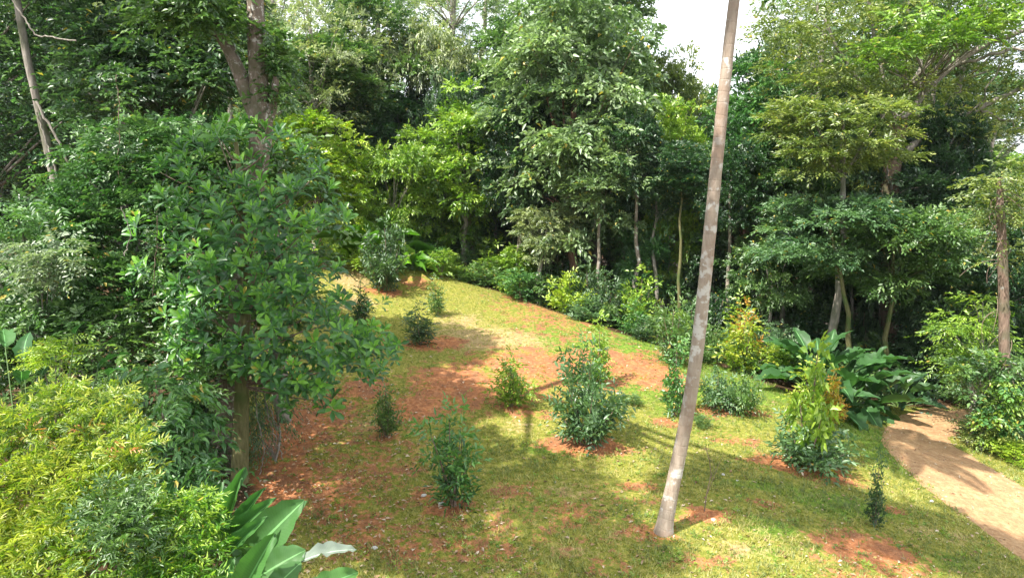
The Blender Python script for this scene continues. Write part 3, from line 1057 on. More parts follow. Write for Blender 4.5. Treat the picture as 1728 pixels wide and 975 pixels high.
# spreading crown high over the clearing (above the frame): its shade falls across the foreground
g = np.random.default_rng(301)
cc = []
for (x_, y_, z_, r_, n_) in [(-9.8, 9.6, 15.0, 2.0, 24), (-7.6, 7.8, 15.2, 1.9, 24), (-9.7, 7.0, 15.0, 1.3, 12), (-5.8, 5.6, 15.2, 1.3, 10),
                             (-9.2, 5.4, 15.0, 1.3, 12), (-11.2, 6.0, 15.0, 1.4, 14), (-7.2, 5.0, 14.6, 1.1, 9), (-3.0, 7.7, 15.4, 1.3, 24), (-1.1, 7.1, 15.0, 1.5, 30), (.9, 6.0, 15.2, 1.5, 30), (2.8, 5.0, 15.0, 1.6, 26)]:
    e = unit(g.normal(size=(n_, 3))) * (g.random((n_, 1)) ** .4) * np.array([r_, r_ * .9, r_ * .5])
    cc.append(e + np.array([x_, y_, z_]))
cc = np.concatenate(cc)
V, F, T = sprays(g, cc - np.array(b0), np.full(len(cc), .75), 30, 8, .17, .45, flat=.35)
ob('crown', mkmesh('crown_tall', V, F, T), 'green', tt_)
ts = []
for (x_, y_, z_) in [(-9.8, 9.6, 14.8), (-7.6, 7.8, 15.0), (-3.0, 7.7, 15.2), (-1.1, 7.1, 14.8), (2.0, 5.6, 15.0)]:
    s = tp[-3]
    ts.append(tube(rel(bez(s, (s + np.array([x_, y_, z_ + 1])) / 2, (x_, y_, z_), 8), b0), np.linspace(.14, .04, 8), 7))
ob('limb', tubes_mesh('limb', ts), 'bark_mottled', tt_)

g = np.random.default_rng(303)
cc = []
for _ in range(60):
    a_, b_ = 250 + 125 * g.random(), -60 + 150 * g.random()
    if b_ > 30 + (a_ - 250) * .35:
        b_ -= 40
    cc.append(tuple(at(a_, b_, YT - .9 + 1.2 * g.random())))
for _ in range(14):      # small epiphyte tufts round the fork
    cc.append(tuple(at(452 + 22 * g.random(), 60 + 120 * g.random(), YT - .1 + .3 * g.random())))
cc = np.array(cc)
V, F, T = sprays(g, cc - np.array(b0), np.r_[np.full(60, .42), np.full(14, .12)], 11, 8, .15, .42, flat=.5, droop=.5, tw_len=.35)
ob('foliage', mkmesh('foliage_tall', V, F, T), 'green', tt_)

# glossy rosette tree in front of it
b1 = gnd(407, 800)
b1 = Vector((at(407, 700, b0.y - .9).x, b0.y - .9, h1(at(407, 700, b0.y - .9).x, b0.y - .9)))
YG = b1.y
gt = thing('glossy_tree', 'broad glossy-leaved tree with upright leaf rosettes at centre left', 'tree', b1)
tp2 = path_px([(404, 812), (406, 740), (408, 650), (412, 560), (415, 470), (412, 380), (405, 300), (398, 240)], YG)
ob('trunk', tubes_mesh('trunk', [tube(rel(tp2, b1), [.19, .165, .15, .12, .10, .08, .06, .04], 10, .04, rng)]), 'bark_moss', gt)
g = np.random.default_rng(302)
# rosettes by picture region of the crown: (px,py,half-w,half-h,count, depth range)
reg = [(400, 300, 110, 85, 75), (350, 370, 90, 90, 60), (420, 430, 60, 90, 30), (300, 440, 60, 60, 18), (450, 400, 95, 90, 85), (400, 480, 130, 60, 75), (330, 540, 60, 50, 26), (510, 520, 80, 50, 52),
       (600, 585, 80, 40, 50), (490, 620, 100, 40, 60), (400, 600, 80, 40, 45), (635, 600, 45, 42, 22), (310, 590, 60, 40, 28), (520, 670, 60, 26, 16), (500, 430, 45, 60, 24)]
ros = []
for (a, b, hw, hh_, n_) in reg:
    for _ in range(int(n_ * .82)):
        r_ = math.sqrt(g.random())
        th = g.random() * 6.28
        a2, b2 = a + hw * r_ * math.cos(th), b + hh_ * r_ * math.sin(th)
        dep = YG - 1.9 + 2.6 * g.random() + .8 * (abs(a2 - 440) / 220) ** 2
        ros.append((*at(a2, b2, dep), dep))
for _ in range(75):      # sprigs straying past the outline
    th = g.random() * 6.28
    a2, b2 = 405 + (150 + 45 * g.random()) * math.cos(th) + (65 if math.sin(th) > .3 else -5), 430 + 225 * math.sin(th)
    dep = YG - 1.0 + 1.6 * g.random()
    ros.append((*at(a2, b2, dep), dep))
ros = np.array(ros)
pos = ros[:, :3]
nR = len(pos)
cen = np.array(at(420, 460, YG + .6))
outd = unit(pos - cen)
axis = unit(outd * .45 + np.array([0, -.25, .75]) + g.normal(size=(nR, 3)) * .25)
kk = 10
rt_ = g.normal(size=nR) * .11
P_, D_, N_, L_, T_ = [], [], [], [], []
for i in range(nR):
    ax = axis[i]
    a1 = unit(np.cross(ax, [1, 0, 0.1]))
    a2 = np.cross(ax, a1)
    ph = g.random() * 6.28
    sc = .65 + .55 * g.random()
    for k in range(kk):
        f = k / (kk - 1)
        th = ph + k * 2.4
        rad = a1 * math.cos(th) + a2 * math.sin(th)
        op = .35 + 1.05 * f          # inner young leaves upright, outer ones open flat
        d = ax * math.cos(op) + rad * math.sin(op) - np.array([0, 0, .15 * f])
        P_.append(pos[i] - ax * .16 * f)
        D_.append(d)
        N_.append(ax * math.sin(op) - rad * math.cos(op) + g.normal(size=3) * .15)
        L_.append(.26 * sc * (.65 + .35 * min(1, f * 2.2)) * (.9 + .2 * g.random()))
        T_.append(np.clip(.72 - .45 * f + g.normal() * .12 + rt_[i], 0, 1))
P_, D_, N_, L_, T_ = map(np.array, (P_, D_, N_, L_, T_))
N_ = unit(N_)
# the 300 leaves that show largest (nearest rosettes, not hidden) become leaves of their own
front = np.argsort(ros[:, 3] + g.random(nR) * .3)[:30]
isf = np.zeros(len(P_), bool)
for r_ in front:
    isf[r_ * kk:(r_ + 1) * kk] = True
V, F, T = leaf_arrays(rel(P_[~isf], b1), D_[~isf], N_[~isf], L_[~isf], L_[~isf] * .36, T_[~isf], T_SPOON)
ob('foliage', mkmesh('foliage_glossy', V, F, T), 'glossy', gt, kind='stuff')
lv_me = []
for tv in np.linspace(.1, .9, 7):
    V, F, T = leaf_arrays(np.zeros((1, 3)), np.array([[1., 0, 0]]), np.array([[0, 0, 1.]]), np.array([1.]), np.array([.36]), np.array([tv]), T_SPOON)
    lv_me.append(mkmesh('leaf_glossy', V, F, T))
for k in np.where(isf)[0]:
    d = unit(D_[k])
    s = unit(np.cross(N_[k], d))
    n_ = np.cross(d, s)
    o = ob('leaf', lv_me[int(np.clip((T_[k] - .1) / .8 * 6.99, 0, 6))], 'glossy', gt)
    mt = Matrix(((d[0], s[0], n_[0]), (d[1], s[1], n_[1]), (d[2], s[2], n_[2]))).to_4x4()
    mt = Matrix.Translation(Vector(rel(P_[k], b1))) @ mt @ Matrix.Scale(L_[k], 4)
    o.matrix_local = mt
# branches to rosettes
ts = []
for i in g.choice(nR, 80, replace=False):
    e = pos[i] - axis[i] * .15
    zq = min(max(e[2] - .3 - .8 * g.random(), tp2[2][2]), tp2[-1][2])
    s = np.array([np.interp(zq, tp2[:, 2], tp2[:, c_]) for c_ in range(3)])
    ts.append(tube(rel(bez(s, (s + e) / 2 - np.array([0, 0, .15]), e, 6), b1), np.linspace(.022, .007, 6), 5))
ob('branch', tubes_mesh('branch', ts), 'bark_twig', gt)
#=====PART3=====
# ---------------------------------------------------------------- big-leaved plants
def big_leaf_mesh(seed, arch=.25, fold=.18, wave=.09, nu=13, nv=4, shape='banana'):
    g = np.random.default_rng(seed)
    u = np.linspace(0, 1, nu)
    if shape == 'banana':
        wd = np.sin(np.pi * np.clip(u * .93 + .06, 0, 1) ** .8) ** .55
        wd[0] = .08
        wd[-1] = .06
    else:
        wd = np.sin(np.pi * np.clip(u * .95 + .04, 0, 1) ** .7) ** .85
        wd[0], wd[-1] = .06, .04
    v = np.linspace(-1, 1, nv + 1)
    x = u - .12 * arch * u ** 2
    z = -arch * u ** 2 + .10 * u
    V, UV = [], []
    for i in range(nu):
        for k in range(nv + 1):
            edge = abs(v[k])
            ww = wd[i] * .5 * (1 + .06 * g.normal() * edge)
            V.append((x[i], v[k] * ww, z[i] + fold * edge * wd[i] * .5 + wave * g.normal() * edge * .5))
            UV.append((u[i], .5 + v[k] * .5))
    F = []
    for i in range(nu - 1):
        for k in range(nv):
            a = i * (nv + 1) + k
            F.append((a, a + nv + 1, a + nv + 2, a + 1))
    return mkmesh('big_leaf', V, np.array(F), np.full(len(V), float(np.clip(.5 + g.normal() * .2, .1, .9))), uv=UV, smooth=True)


BL = [big_leaf_mesh(s, a_, f_) for s, a_, f_ in ((1, .12, .35), (2, .28, .25), (3, .42, .2), (4, .2, .5), (5, .5, .15), (6, .05, .4))]
BO = [big_leaf_mesh(s, a_, f_, shape='oval') for s, a_, f_ in ((11, .12, .3), (12, .3, .2), (13, .5, .2), (14, .2, .35))]
BS = [big_leaf_mesh(s, a_, f_, nv=2, nu=9) for s, a_, f_ in ((21, .25, .5), (22, .5, .4), (23, .8, .3), (24, .12, .5))]


def put_leaf(parent, p0, base, tip, width, me, mat, nrm=(0, -.5, .85), name='leaf'):
    """base, tip world points; p0 = parent's origin"""
    base, tip = Vector(base), Vector(tip)
    d = (tip - base)
    L = d.length
    d.normalize()
    n = Vector(nrm)
    s = n.cross(d).normalized()
    n = d.cross(s)
    mt = Matrix(((d.x, s.x, n.x), (d.y, s.y, n.y), (d.z, s.z, n.z))).to_4x4()
    o = ob(name, me, mat, parent)
    o.matrix_local = Matrix.Translation(base - Vector(p0)) @ mt @ Matrix.Diagonal((L, width, L, 1))
    return o


def stalk(parent, p0, a, b, r, bark='bark_moss', sag=0):
    a, b = np.array(a), np.array(b)
    m_ = (a + b) / 2 + np.array([0, 0, sag])
    return tube(rel(bez(a, m_, b, 6), p0), r * np.linspace(1, .6, 6), 5)


M['petiole'] = leafmat('petiole', (.08, .15, .03), (.12, .22, .05), (.2, .3, .08), rough=.5, trans=.1)


def leafy_plant(base, n, pet, L, W, meshes, mat, label, name='big_leaf_plant', cat='plant', openness=1.0, seed=1, group=None, az0=0, azspan=6.28, Lv=.25):
    g = np.random.default_rng(seed)
    t = thing(name, label, cat, base, group)
    ts = []
    for k in range(n):
        az = az0 + azspan * ((k * .618) % 1) + g.normal() * .15
        el = R(78) - openness * R(62) * ((k + .5) / n) ** .8 + g.normal() * .08
        dh = np.array([math.cos(az), math.sin(az), 0])
        d = dh * math.cos(el) + np.array([0, 0, 1]) * math.sin(el)
        pl_ = pet * (.75 + .5 * g.random())
        b = np.array(base)
        pe = b + d * pl_
        el2 = el - R(28) * (.4 + g.random())
        d2 = dh * math.cos(el2) + np.array([0, 0, 1]) * math.sin(el2)
        Lk = L * (1 + Lv * g.normal())
        tipp = pe + d2 * Lk
        nr_ = dh * -math.sin(el2) + np.array([0, 0, 1]) * math.cos(el2) + g.normal(size=3) * .25
        o = put_leaf(t, base, pe, tipp, W * Lk / L, meshes[int(g.integers(len(meshes)))], mat, nr_)
        ts.append(stalk(t, base, b + g.normal(size=3) * .02 * np.array([1, 1, 0]), pe, .010 + .012 * L, sag=.02))
    ob('stalk', tubes_mesh('stalk', ts), 'petiole', t)
    return t


# foreground heliconia at the bottom, leaf by leaf
hb = Vector((-3.75, 7.7, h1(-3.75, 7.7)))
hel = thing('broad_leaf_plant', 'tall plant with long paddle leaves at the bottom edge beside the yellow-green bush', 'plant', hb)
HL = [((378, 905), (419, 782), 30, 8.2, 8.0, 'banana', 5), ((350, 905), (374, 812), 40, 8.3, 8.2, 'bluebanana', 0), ((388, 905), (446, 822), 22, 7.9, 7.9, 'banana', 0),
      ((394, 905), (461, 840), 26, 7.8, 7.7, 'banana', 3), ((386, 932), (447, 872), 26, 7.5, 7.4, 'banana', 3), ((418, 940), (514, 842), 66, 7.6, 7.7, 'bluebanana', 0),
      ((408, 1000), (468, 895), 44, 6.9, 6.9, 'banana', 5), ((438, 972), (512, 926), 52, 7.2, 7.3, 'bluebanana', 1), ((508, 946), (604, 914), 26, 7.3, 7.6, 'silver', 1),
      ((300, 935), (352, 880), 34, 7.6, 7.6, 'bluebanana', 1), ((520, 1000), (606, 960), 40, 7.0, 7.2, 'banana', 2), ((372, 1000), (394, 940), 36, 7.0, 7.0, 'bluebanana', 0),
      ((455, 1000), (505, 948), 40, 6.9, 7.0, 'bluebanana', 1), ((225, 880), (246, 828), 26, 8.6, 8.7, 'bluebanana', 0), ((270, 870), (292, 812), 30, 8.6, 8.7, 'banana', 0),
      ((335, 960), (300, 905), 30, 7.3, 7.2, 'bluebanana', 1), ((420, 960), (400, 890), 34, 7.7, 7.9, 'bluebanana', 0)]
ts = []
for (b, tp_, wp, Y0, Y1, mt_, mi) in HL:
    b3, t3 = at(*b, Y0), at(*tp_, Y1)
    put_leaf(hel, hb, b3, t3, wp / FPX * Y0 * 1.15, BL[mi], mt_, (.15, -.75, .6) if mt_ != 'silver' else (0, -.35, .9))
    ts.append(stalk(hel, hb, Vector(hb) + Vector((0, 0, -.05)), b3, .025, sag=.2))
ob('stalk', tubes_mesh('stalk', ts), 'petiole', hel)

p = at(14, 640, 9.6)
leafy_plant(Vector((p.x, p.y, p.z - .5)) if False else Vector((p.x, 9.6, h1(p.x, 9.6))), 13, p.z - h1(p.x, 9.6) - .05, .48, .22, BO, M['banana'],
            'pale broad-leaved plant poking up at the left edge above the yellow-green bush', seed=4, openness=.25)

# shaded big-leaf thicket beside the path
leafy_plant(gnd(1384, 672), 34, 1.5, 1.15, .50, BO[:3], M['bluebanana'], 'upright paddle-leaved clump standing in shade behind the orange-leaved shrub', seed=11, openness=.72)
leafy_plant(gnd(1440, 690), 30, .8, 1.2, .46, BO, M['bluebanana'], 'drooping big-leaved clump at the bend of the dirt path', seed=12, openness=1.35)
leafy_plant(gnd(1408, 694), 20, .5, .85, .38, BO, M['bluebanana'], 'low big-leaved clump at the grass edge in front of the upright paddle leaves', seed=13, openness=1.5)
leafy_plant(gnd(1515, 686), 22, .8, .85, .32, BO, M['blue'], 'dark big-leaved clump just behind the head of the dirt path', seed=14, openness=1.3)
leafy_plant(gnd(1570, 668), 16, .8, .7, .24, BO, M['blue'], 'small-leaved dark clump behind the far bend of the path', seed=15, openness=1.2)
# bright strap leaves on the crest
leafy_plant(Vector((at(634, 400, 32).x, 32, h1(at(634, 400, 32).x, 32))), 26, 1.1, 1.7, .26, BS, M['strap'], 'tall clump of bright strap leaves on the crest behind the round shrub', seed=16, openness=.8)
leafy_plant(Vector((at(698, 440, 32).x, 32, h1(at(698, 440, 32).x, 32))), 18, .5, 1.2, .22, BS, M['strap'], 'lower clump of bright strap leaves right of the tall strap-leaved clump', seed=17, openness=1.1)
p = at(965, 500, 31)
leafy_plant(Vector((at(905, 500, 32).x, 32, h1(at(905, 500, 32).x, 32))), 12, .5, .9, .35, BO, M['blue'], 'pale broad-leaved plant at the forest edge left of the reddish trunk', seed=18, openness=1.2)

# ---------------------------------------------------------------- palm
pb = gnd(1118, 898)
YP = pb.y
palm = thing('palm_tree', 'tall leaning palm with a bare ringed pale trunk, its crown above the picture', 'palm', pb)
tp = path_px([(1116, 925), (1118, 900), (1133, 830), (1150, 750), (1165, 670), (1178, 580), (1188, 490), (1197, 400), (1206, 310), (1215, 220), (1224, 130), (1233, 50), (1239, 0), (1253, -110), (1266, -230), (1276, -330)], YP)
pr = np.array([.205, .175, .150, .142, .138, .133, .128, .124, .120, .115, .110, .105, .102, .096, .09, .085])
# finely resampled with faint ring swellings
dd_ = np.r_[0, np.cumsum(np.linalg.norm(np.diff(tp, axis=0), axis=1))]
ss = np.linspace(0, dd_[-1], 160)
tpf = np.stack([np.interp(ss, dd_, tp[:, k]) for k in range(3)], -1)
for _ in range(30):
    tpf[1:-1] = .5 * tpf[1:-1] + .25 * (tpf[:-2] + tpf[2:])
prf = .92 * np.interp(ss, dd_, pr) * (1 + .008 * np.sin(ss * 2 * np.pi * 5.2) + .010 * rng.normal(size=160)) + .04 * np.exp(-np.clip(ss - .35, 0, 9) * 6)
ob('trunk', tubes_mesh('trunk', [tube(rel(tpf, pb), prf, 18, .012, rng)]), 'bark_palm', palm)
top = tpf[-1]
g = np.random.default_rng(55)
for k in range(15):
    az = k * 2.4
    L = 2.6
    u = np.linspace(0, 1, 12)
    dh = np.array([math.cos(az), math.sin(az), 0])
    el = .9 - .9 * (k / 15)
    rach = top + dh[None] * (u * L * math.cos(el))[:, None] + np.array([0, 0, 1.0])[None] * (u * L * math.sin(el) - 1.5 * u ** 2)[:, None]
    nl = 60
    ui = np.repeat(np.linspace(.12, 1, nl), 2)
    pp = np.stack([np.interp(ui, u, rach[:, c_]) for c_ in range(3)], -1)
    sgn = np.tile([1, -1], nl)
    sdv = np.cross(dh, [0, 0, 1.0])
    ld = sdv[None] * sgn[:, None] + dh[None] * .5 + np.array([0, 0, -.4])
    V, F, T = leaf_arrays(pp, ld, np.tile([0, 0, 1.0], (len(pp), 1)), (.55 * np.sin(np.pi * (ui * .85 + .1)) + .1), np.full(len(pp), .045), np.full(len(pp), .5), T_SIMPLE)
    rv, rf, rt = tube(rach, np.linspace(.02, .006, 12), 4)
    tri = np.concatenate([rf[:, [0, 1, 2]], rf[:, [0, 2, 3]]])
    V, F, T = join([(V, F, T), (rv, tri, rt * 0 + .5)])
    ob('frond', mkmesh('frond', rel(V, pb), F, T), 'green', palm)

# ---------------------------------------------------------------- yellow-green bush, lower left
g = np.random.default_rng(401)


def px_crown(g, outline, n, Yf, jit):
    """clump centres inside a picture outline, distance from Yf(row)"""
    poly = np.array(outline, float)
    lo, hi = poly.min(0), poly.max(0)
    res = []
    while len(res) < n:
        q = lo + (hi - lo) * g.random(2)
        x_, y_ = q
        ins = False
        j = len(poly) - 1
        for i in range(len(poly)):
            if (poly[i, 1] > y_) != (poly[j, 1] > y_) and x_ < (poly[j, 0] - poly[i, 0]) * (y_ - poly[i, 1]) / (poly[j, 1] - poly[i, 1]) + poly[i, 0]:
                ins = not ins
            j = i
        if ins:
            res.append(at(x_, y_, Yf(x_, y_) + jit * g.random()))
    return np.array([tuple(r) for r in res])


yb = Vector((-5.6, 8.2, h1(-5.6, 8.2)))
yt = thing('yellow_green_bush', 'large sunlit yellow-green bush with slender leaves filling the lower left corner', 'bush', yb)
c1 = px_crown(g, [(-120, 720), (0, 700), (50, 680), (100, 655), (160, 640), (205, 665), (222, 705), (238, 745), (235, 790), (205, 850), (205, 990), (180, 1120), (-140, 1120)], 380,
              lambda a, b: 8.7 - (b - 600) * .0062, .55)
tc1 = .52 + .17 * np.sin(c1[:, 0] * 2.1 + 1) * np.sin(c1[:, 2] * 2.7) + g.normal(size=len(c1)) * .12
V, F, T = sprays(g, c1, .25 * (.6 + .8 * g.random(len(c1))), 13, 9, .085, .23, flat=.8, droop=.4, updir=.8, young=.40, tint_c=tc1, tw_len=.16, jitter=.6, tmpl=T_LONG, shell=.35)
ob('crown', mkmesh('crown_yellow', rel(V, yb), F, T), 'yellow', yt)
k = g.choice(len(c1), 26, replace=False)
k = k[np.argsort(-c1[k, 2])][:9]
V, F, T = sprays(g, c1[k] + np.array([0, -.08, .12]), np.full(9, .07), 6, 7, .06, .24, flat=.9, droop=.3, updir=.5, tw_len=.16, jitter=.6)
ob('young_shoots', mkmesh('shoots', rel(V, yb), F, T), 'rust', yt, kind='stuff')
ts = [tube(rel(bez(yb, (yb + Vector(c)) / 2 - Vector((0, -.3, .3)), c, 7), yb), np.linspace(.05, .01, 7), 5) for c in c1[g.choice(len(c1), 40)]]
ob('stem', tubes_mesh('stem', ts), 'bark_twig', yt)

yb2 = Vector((-4.1, 7.3, h1(-4.1, 7.3)))
yt = thing('slender_leaf_bush', 'smaller fresh green slender-leaved bush between the yellow-green bush and the paddle leaves', 'bush', yb2)
c1 = px_crown(g, [(245, 850), (300, 832), (335, 850), (355, 880), (365, 930), (350, 990), (280, 1100), (160, 1100), (200, 930)], 110, lambda a, b: 7.4 - (b - 830) * .005, .5)
V, F, T = sprays(g, c1, .20 * (.7 + .6 * g.random(len(c1))), 12, 8, .085, .22, flat=.8, droop=.45, young=.3, updir=.45, tw_len=.16, jitter=.6, shell=.3)
ob('crown', mkmesh('crown_slender', rel(V, yb2), F, T), leafmat('leaf_slender', (.03, .10, .012), (.10, .24, .02), (.30, .42, .05), trans=.35), yt)
ts = [tube(rel(bez(yb2, (yb2 + Vector(c)) / 2 - Vector((0, -.2, .2)), c, 7), yb2), np.linspace(.03, .008, 7), 5) for c in c1[g.choice(len(c1), 16)]]
ob('stem', tubes_mesh('stem', ts), 'bark_twig', yt)

# darker bush showing behind them
yb3 = Vector((-4.6, 8.6, h1(-4.6, 8.6)))
yt = thing('dark_small_leaf_bush', 'dull dark fine-leaved bush enclosed between the two sunlit bushes at the bottom left', 'bush', yb3)
c1 = px_crown(g, [(175, 850), (215, 825), (250, 850), (235, 900), (190, 940), (160, 900)], 26, lambda a, b: 7.15 - (b - 800) * .006, .4)
V, F, T = sprays(g, c1, .22 * (.7 + .6 * g.random(len(c1))), 14, 8, .075, .30, flat=.8, updir=.4, tw_len=.14, jitter=.6)
ob('crown', mkmesh('crown_dark', rel(V, yb3), F, T), 'green', yt)

# glossy dark pinnate sapling between bush and trunk
yb4 = Vector((at(310, 800, 11).x, 11, h1(at(310, 800, 11).x, 11)))
yt = thing('drooping_leaf_shrub', 'dark green shrub with tiers of drooping leaflets left of the mottled trunk foot', 'shrub', yb4)
c1 = px_crown(g, [(240, 690), (270, 620), (320, 690), (352, 740), (362, 800), (330, 850), (270, 830)], 60, lambda a, b: 10.9 - (b - 640) * .004, 1.0)
V, F, T = sprays(g, c1, np.full(len(c1), .26), 4, 9, .21, .32, flat=.5, droop=.65, updir=.1, tw_len=.55, compound=True, tmpl=T_LONG)
ob('crown', mkmesh('crown_drooping', rel(V, yb4), F, T), 'lush', yt)
ts = [tube(rel(bez(yb4, (yb4 + Vector(c)) / 2, c, 6), yb4), np.linspace(.025, .006, 6), 5) for c in c1[g.choice(len(c1), 14)]]
ob('stem', tubes_mesh('stem', ts), 'bark_twig', yt)


# ---------------------------------------------------------------- left mass of dark foliage trees
def px_tree(name, label, outline, n, Yf, jit, crad, tw, lv, leaf, asp, mat, trunk_px, Yt, bark='bark_grey', r0=.16, seed=1, cat='tree', tmpl=T_SIMPLE, topz=None, group=None, **kw):
    g = np.random.default_rng(seed)
    b = Vector((at(trunk_px, 500, Yt).x, Yt, 0))
    b.z = h1(b.x, b.y)
    t = thing(name, label, cat, b, group)
    c1 = px_crown(g, outline, n, Yf, jit)
    V, F, T = sprays(g, c1, crad * (.7 + .6 * g.random(n)), tw, lv, leaf, asp, tmpl=tmpl, **kw)
    ob('crown', mkmesh('crown_' + name, rel(V, b), F, T), mat, t)
    zt = np.percentile(c1[:, 2], 90) - b.z
    cx = c1[:, 0].mean() - b.x
    tp = wander(g, (0, 0, -.2), (cx * .6, (c1[:, 1].mean() - b.y) * .6, zt), 10, .12)
    ts = [tube(tp, r0 * np.linspace(1.2, .3, 10), 9, .04, g)]
    for k in g.choice(n, min(n, 26), replace=False):
        e = c1[k] - np.array(b)
        i = int(np.clip((e[2] - .8) / zt * 9, 1, 9))
        ts.append(tube(bez(tp[i], (tp[i] + e) / 2 + np.array([0, 0, .1]), e, 6), r0 * .28 * np.linspace(1, .3, 6), 5))
    ob('trunk', tubes_mesh('trunk', ts), bark, t)
    return t


px_tree('pinnate_tree', 'dense dark tree with feathery leaflet sprays just left of the glossy rosette tree',
        [(110, 300), (150, 235), (230, 205), (330, 220), (350, 330), (310, 430), (300, 540), (220, 590), (150, 560), (110, 470), (60, 400)],
        150, lambda a, b: 14.6 - (b - 400) * .003 + abs(a - 210) * .004, 1.6, .55, 13, 11, .165, .42, 'comp', 230, 15.6, seed=501, compound=True, tw_len=.5, droop=.35, flat=.5)
px_tree('pinnate_tree', 'silvery highlighted leafy tree at the far left edge with pale sprays hanging at mid height',
        [(-60, 400), (40, 330), (130, 330), (160, 430), (170, 560), (90, 600), (-60, 600)],
        90, lambda a, b: 14.0 - (b - 400) * .003, 1.6, .5, 13, 11, .16, .42, 'comp', 40, 15.0, seed=502, compound=True, tw_len=.5, droop=.4, flat=.5)
px_tree('pale_spray_shrub', 'whitish leafy sprays coloured as if catching the light on the left among dark leaves',
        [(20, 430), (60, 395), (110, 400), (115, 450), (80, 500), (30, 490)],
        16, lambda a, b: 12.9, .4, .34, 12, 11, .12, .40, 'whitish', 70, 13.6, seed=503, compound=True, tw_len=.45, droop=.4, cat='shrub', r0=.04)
px_tree('dark_canopy_tree', 'dark canopy tree overhanging the top left, hung with shaded foliage',
        [(140, -80), (400, -90), (400, 60), (380, 150), (330, 210), (200, 230), (140, 170)],
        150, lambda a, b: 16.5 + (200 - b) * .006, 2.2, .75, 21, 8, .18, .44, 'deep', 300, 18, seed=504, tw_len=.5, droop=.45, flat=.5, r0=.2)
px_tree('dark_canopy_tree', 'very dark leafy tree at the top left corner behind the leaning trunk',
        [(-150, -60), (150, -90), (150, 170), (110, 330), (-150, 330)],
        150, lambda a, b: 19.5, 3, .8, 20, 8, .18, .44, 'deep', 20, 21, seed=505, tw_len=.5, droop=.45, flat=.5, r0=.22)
px_tree('understory_tree', 'shaded leafy understorey tree behind the yellow-green bush at the left edge',
        [(-60, 520), (200, 520), (330, 560), (330, 700), (240, 720), (-60, 700)],
        110, lambda a, b: 13.2 - (b - 520) * .006, 1.5, .5, 15, 9, .13, .42, 'green', 180, 14, seed=506, tw_len=.35, droop=.4, flat=.5)
px_tree('understory_tree', 'shaded leafy understorey tree filling the gap behind the glossy tree',
        [(250, 330), (360, 240), (470, 230), (540, 300), (540, 420), (500, 560), (400, 600), (260, 560)],
        110, lambda a, b: 15.6, 1.6, .6, 15, 8, .17, .46, 'green', 470, 17, seed=507, tw_len=.4, droop=.35, flat=.5)
px_tree('bright_sprig_shrub', 'bright lime sprigs standing up between the pale leaves and the drooping-leaflet shrub',
        [(50, 590), (100, 570), (130, 590), (125, 620), (70, 620)], 12, lambda a, b: 10.2, .4, .2, 9, 11, .085, .34, 'lime', 90, 10.6, seed=508,
        compound=True, tw_len=.28, droop=.3, cat='shrub', r0=.025)
px_tree('dangling_shrub', 'dark drooping foliage hanging against the right side of the twin trunk foot',
        [(415, 650), (480, 655), (478, 720), (440, 770), (418, 740)], 26, lambda a, b: YT - .4, .9, .28, 9, 7, .10, .25, 'blue', 450, YT + .2, seed=509,
        tw_len=.3, droop=1.2, updir=-.2, cat='shrub', r0=.03)
for (x0, y0, x1, y1, Yv, lab, r_) in [(22, -40, 98, 330, 17.5, 'slender pale trunk leaning right, bare of leaves, at the left edge', .115),
                                      ]:
    b = at(x1 + 40, y1 + 260, Yv)
    b.z = h1(b.x, Yv)
    t = thing('leaning_tree', lab, 'tree', b)
    P = np.r_[np.array([tuple(b)]), path_px([(x1 + 22, y1 + 120), (x1, y1), (x1 - 24, y1 - 110), (x1 - 52, y1 - 230), (x0, y0), (x0 - 20, y0 - 120)], Yv)]
    ob('trunk', tubes_mesh('trunk', [tube(rel(P, b), r_ * np.linspace(1.1, .6, len(P)), 9, .04, rng)]), 'bark_grey', t)
    o = ob('crown', CROWN['broad_a']['me'], 'deep', t)
    o.location = rel(P[-1], b) + np.array([0, 0, 1])
    o.scale = (.6, .6, .5)

# hanging lianas and bare aerial stems
def liana(pts, Yv, r, label, bark='bark_twig', leaves=None, group=None, wob=.04):
    P = path_px(pts, Yv)
    b = Vector(P[-1])
    b.z = P[-1][2]
    t = thing('liana', label, 'vine', b, group)
    n = 24
    d = np.linspace(0, 1, len(P))
    u = np.linspace(0, 1, n)
    Q = np.stack([np.interp(u, d, P[:, k]) for k in range(3)], -1) + rng.normal(size=(n, 3)) * wob * .3
    ob('stem', tubes_mesh('stem', [tube(rel(Q, b), np.full(n, r), 5)]), bark, t)
    if leaves:
        V, F, T = sprays(rng, Q[::2], np.full(len(Q[::2]), leaves[0]), leaves[2], 6, leaves[1], .6, flat=1.2, droop=.7, tw_len=leaves[1] * 2)
        ob('foliage', mkmesh('vine_leaves', rel(V, b), F, T), leaves[3], t)
    return t


liana([(60, 170), (100, 240), (140, 330), (180, 390)], 16.6, .03, 'thin pale liana slanting down right of the leaning trunk at the left', 'bark_grey')
liana([(62, 190), (82, 250), (108, 330)], 16.6, .022, 'thinner liana beside the leaning trunk at the left edge', 'bark_grey')
liana([(20, 0), (60, 60), (130, 70)], 15.8, .018, 'thin liana crossing the dark canopy in the top left corner', 'bark_grey')
liana([(196, 125), (200, 180), (202, 240), (200, 300)], 14.8, .009, 'leafy creeper hanging through the dark tree left of the forked trunk', leaves=(.2, .10, 5, 'green'))
liana([(268, 320), (266, 380), (262, 440), (258, 500)], 13.0, .008, 'small-leaved creeper hanging beside the glossy rosette tree', leaves=(.16, .07, 7, 'green'))
liana([(205, 350), (222, 395), (210, 430)], 13.0, .010, 'bare forked pale twig showing in the dark pinnate foliage', 'bark_grey')
liana([(430, 640), (434, 700), (446, 760), (440, 800)], YT - .5, .012, 'thin bare root strand hanging right of the twin trunk', 'bark_grey')
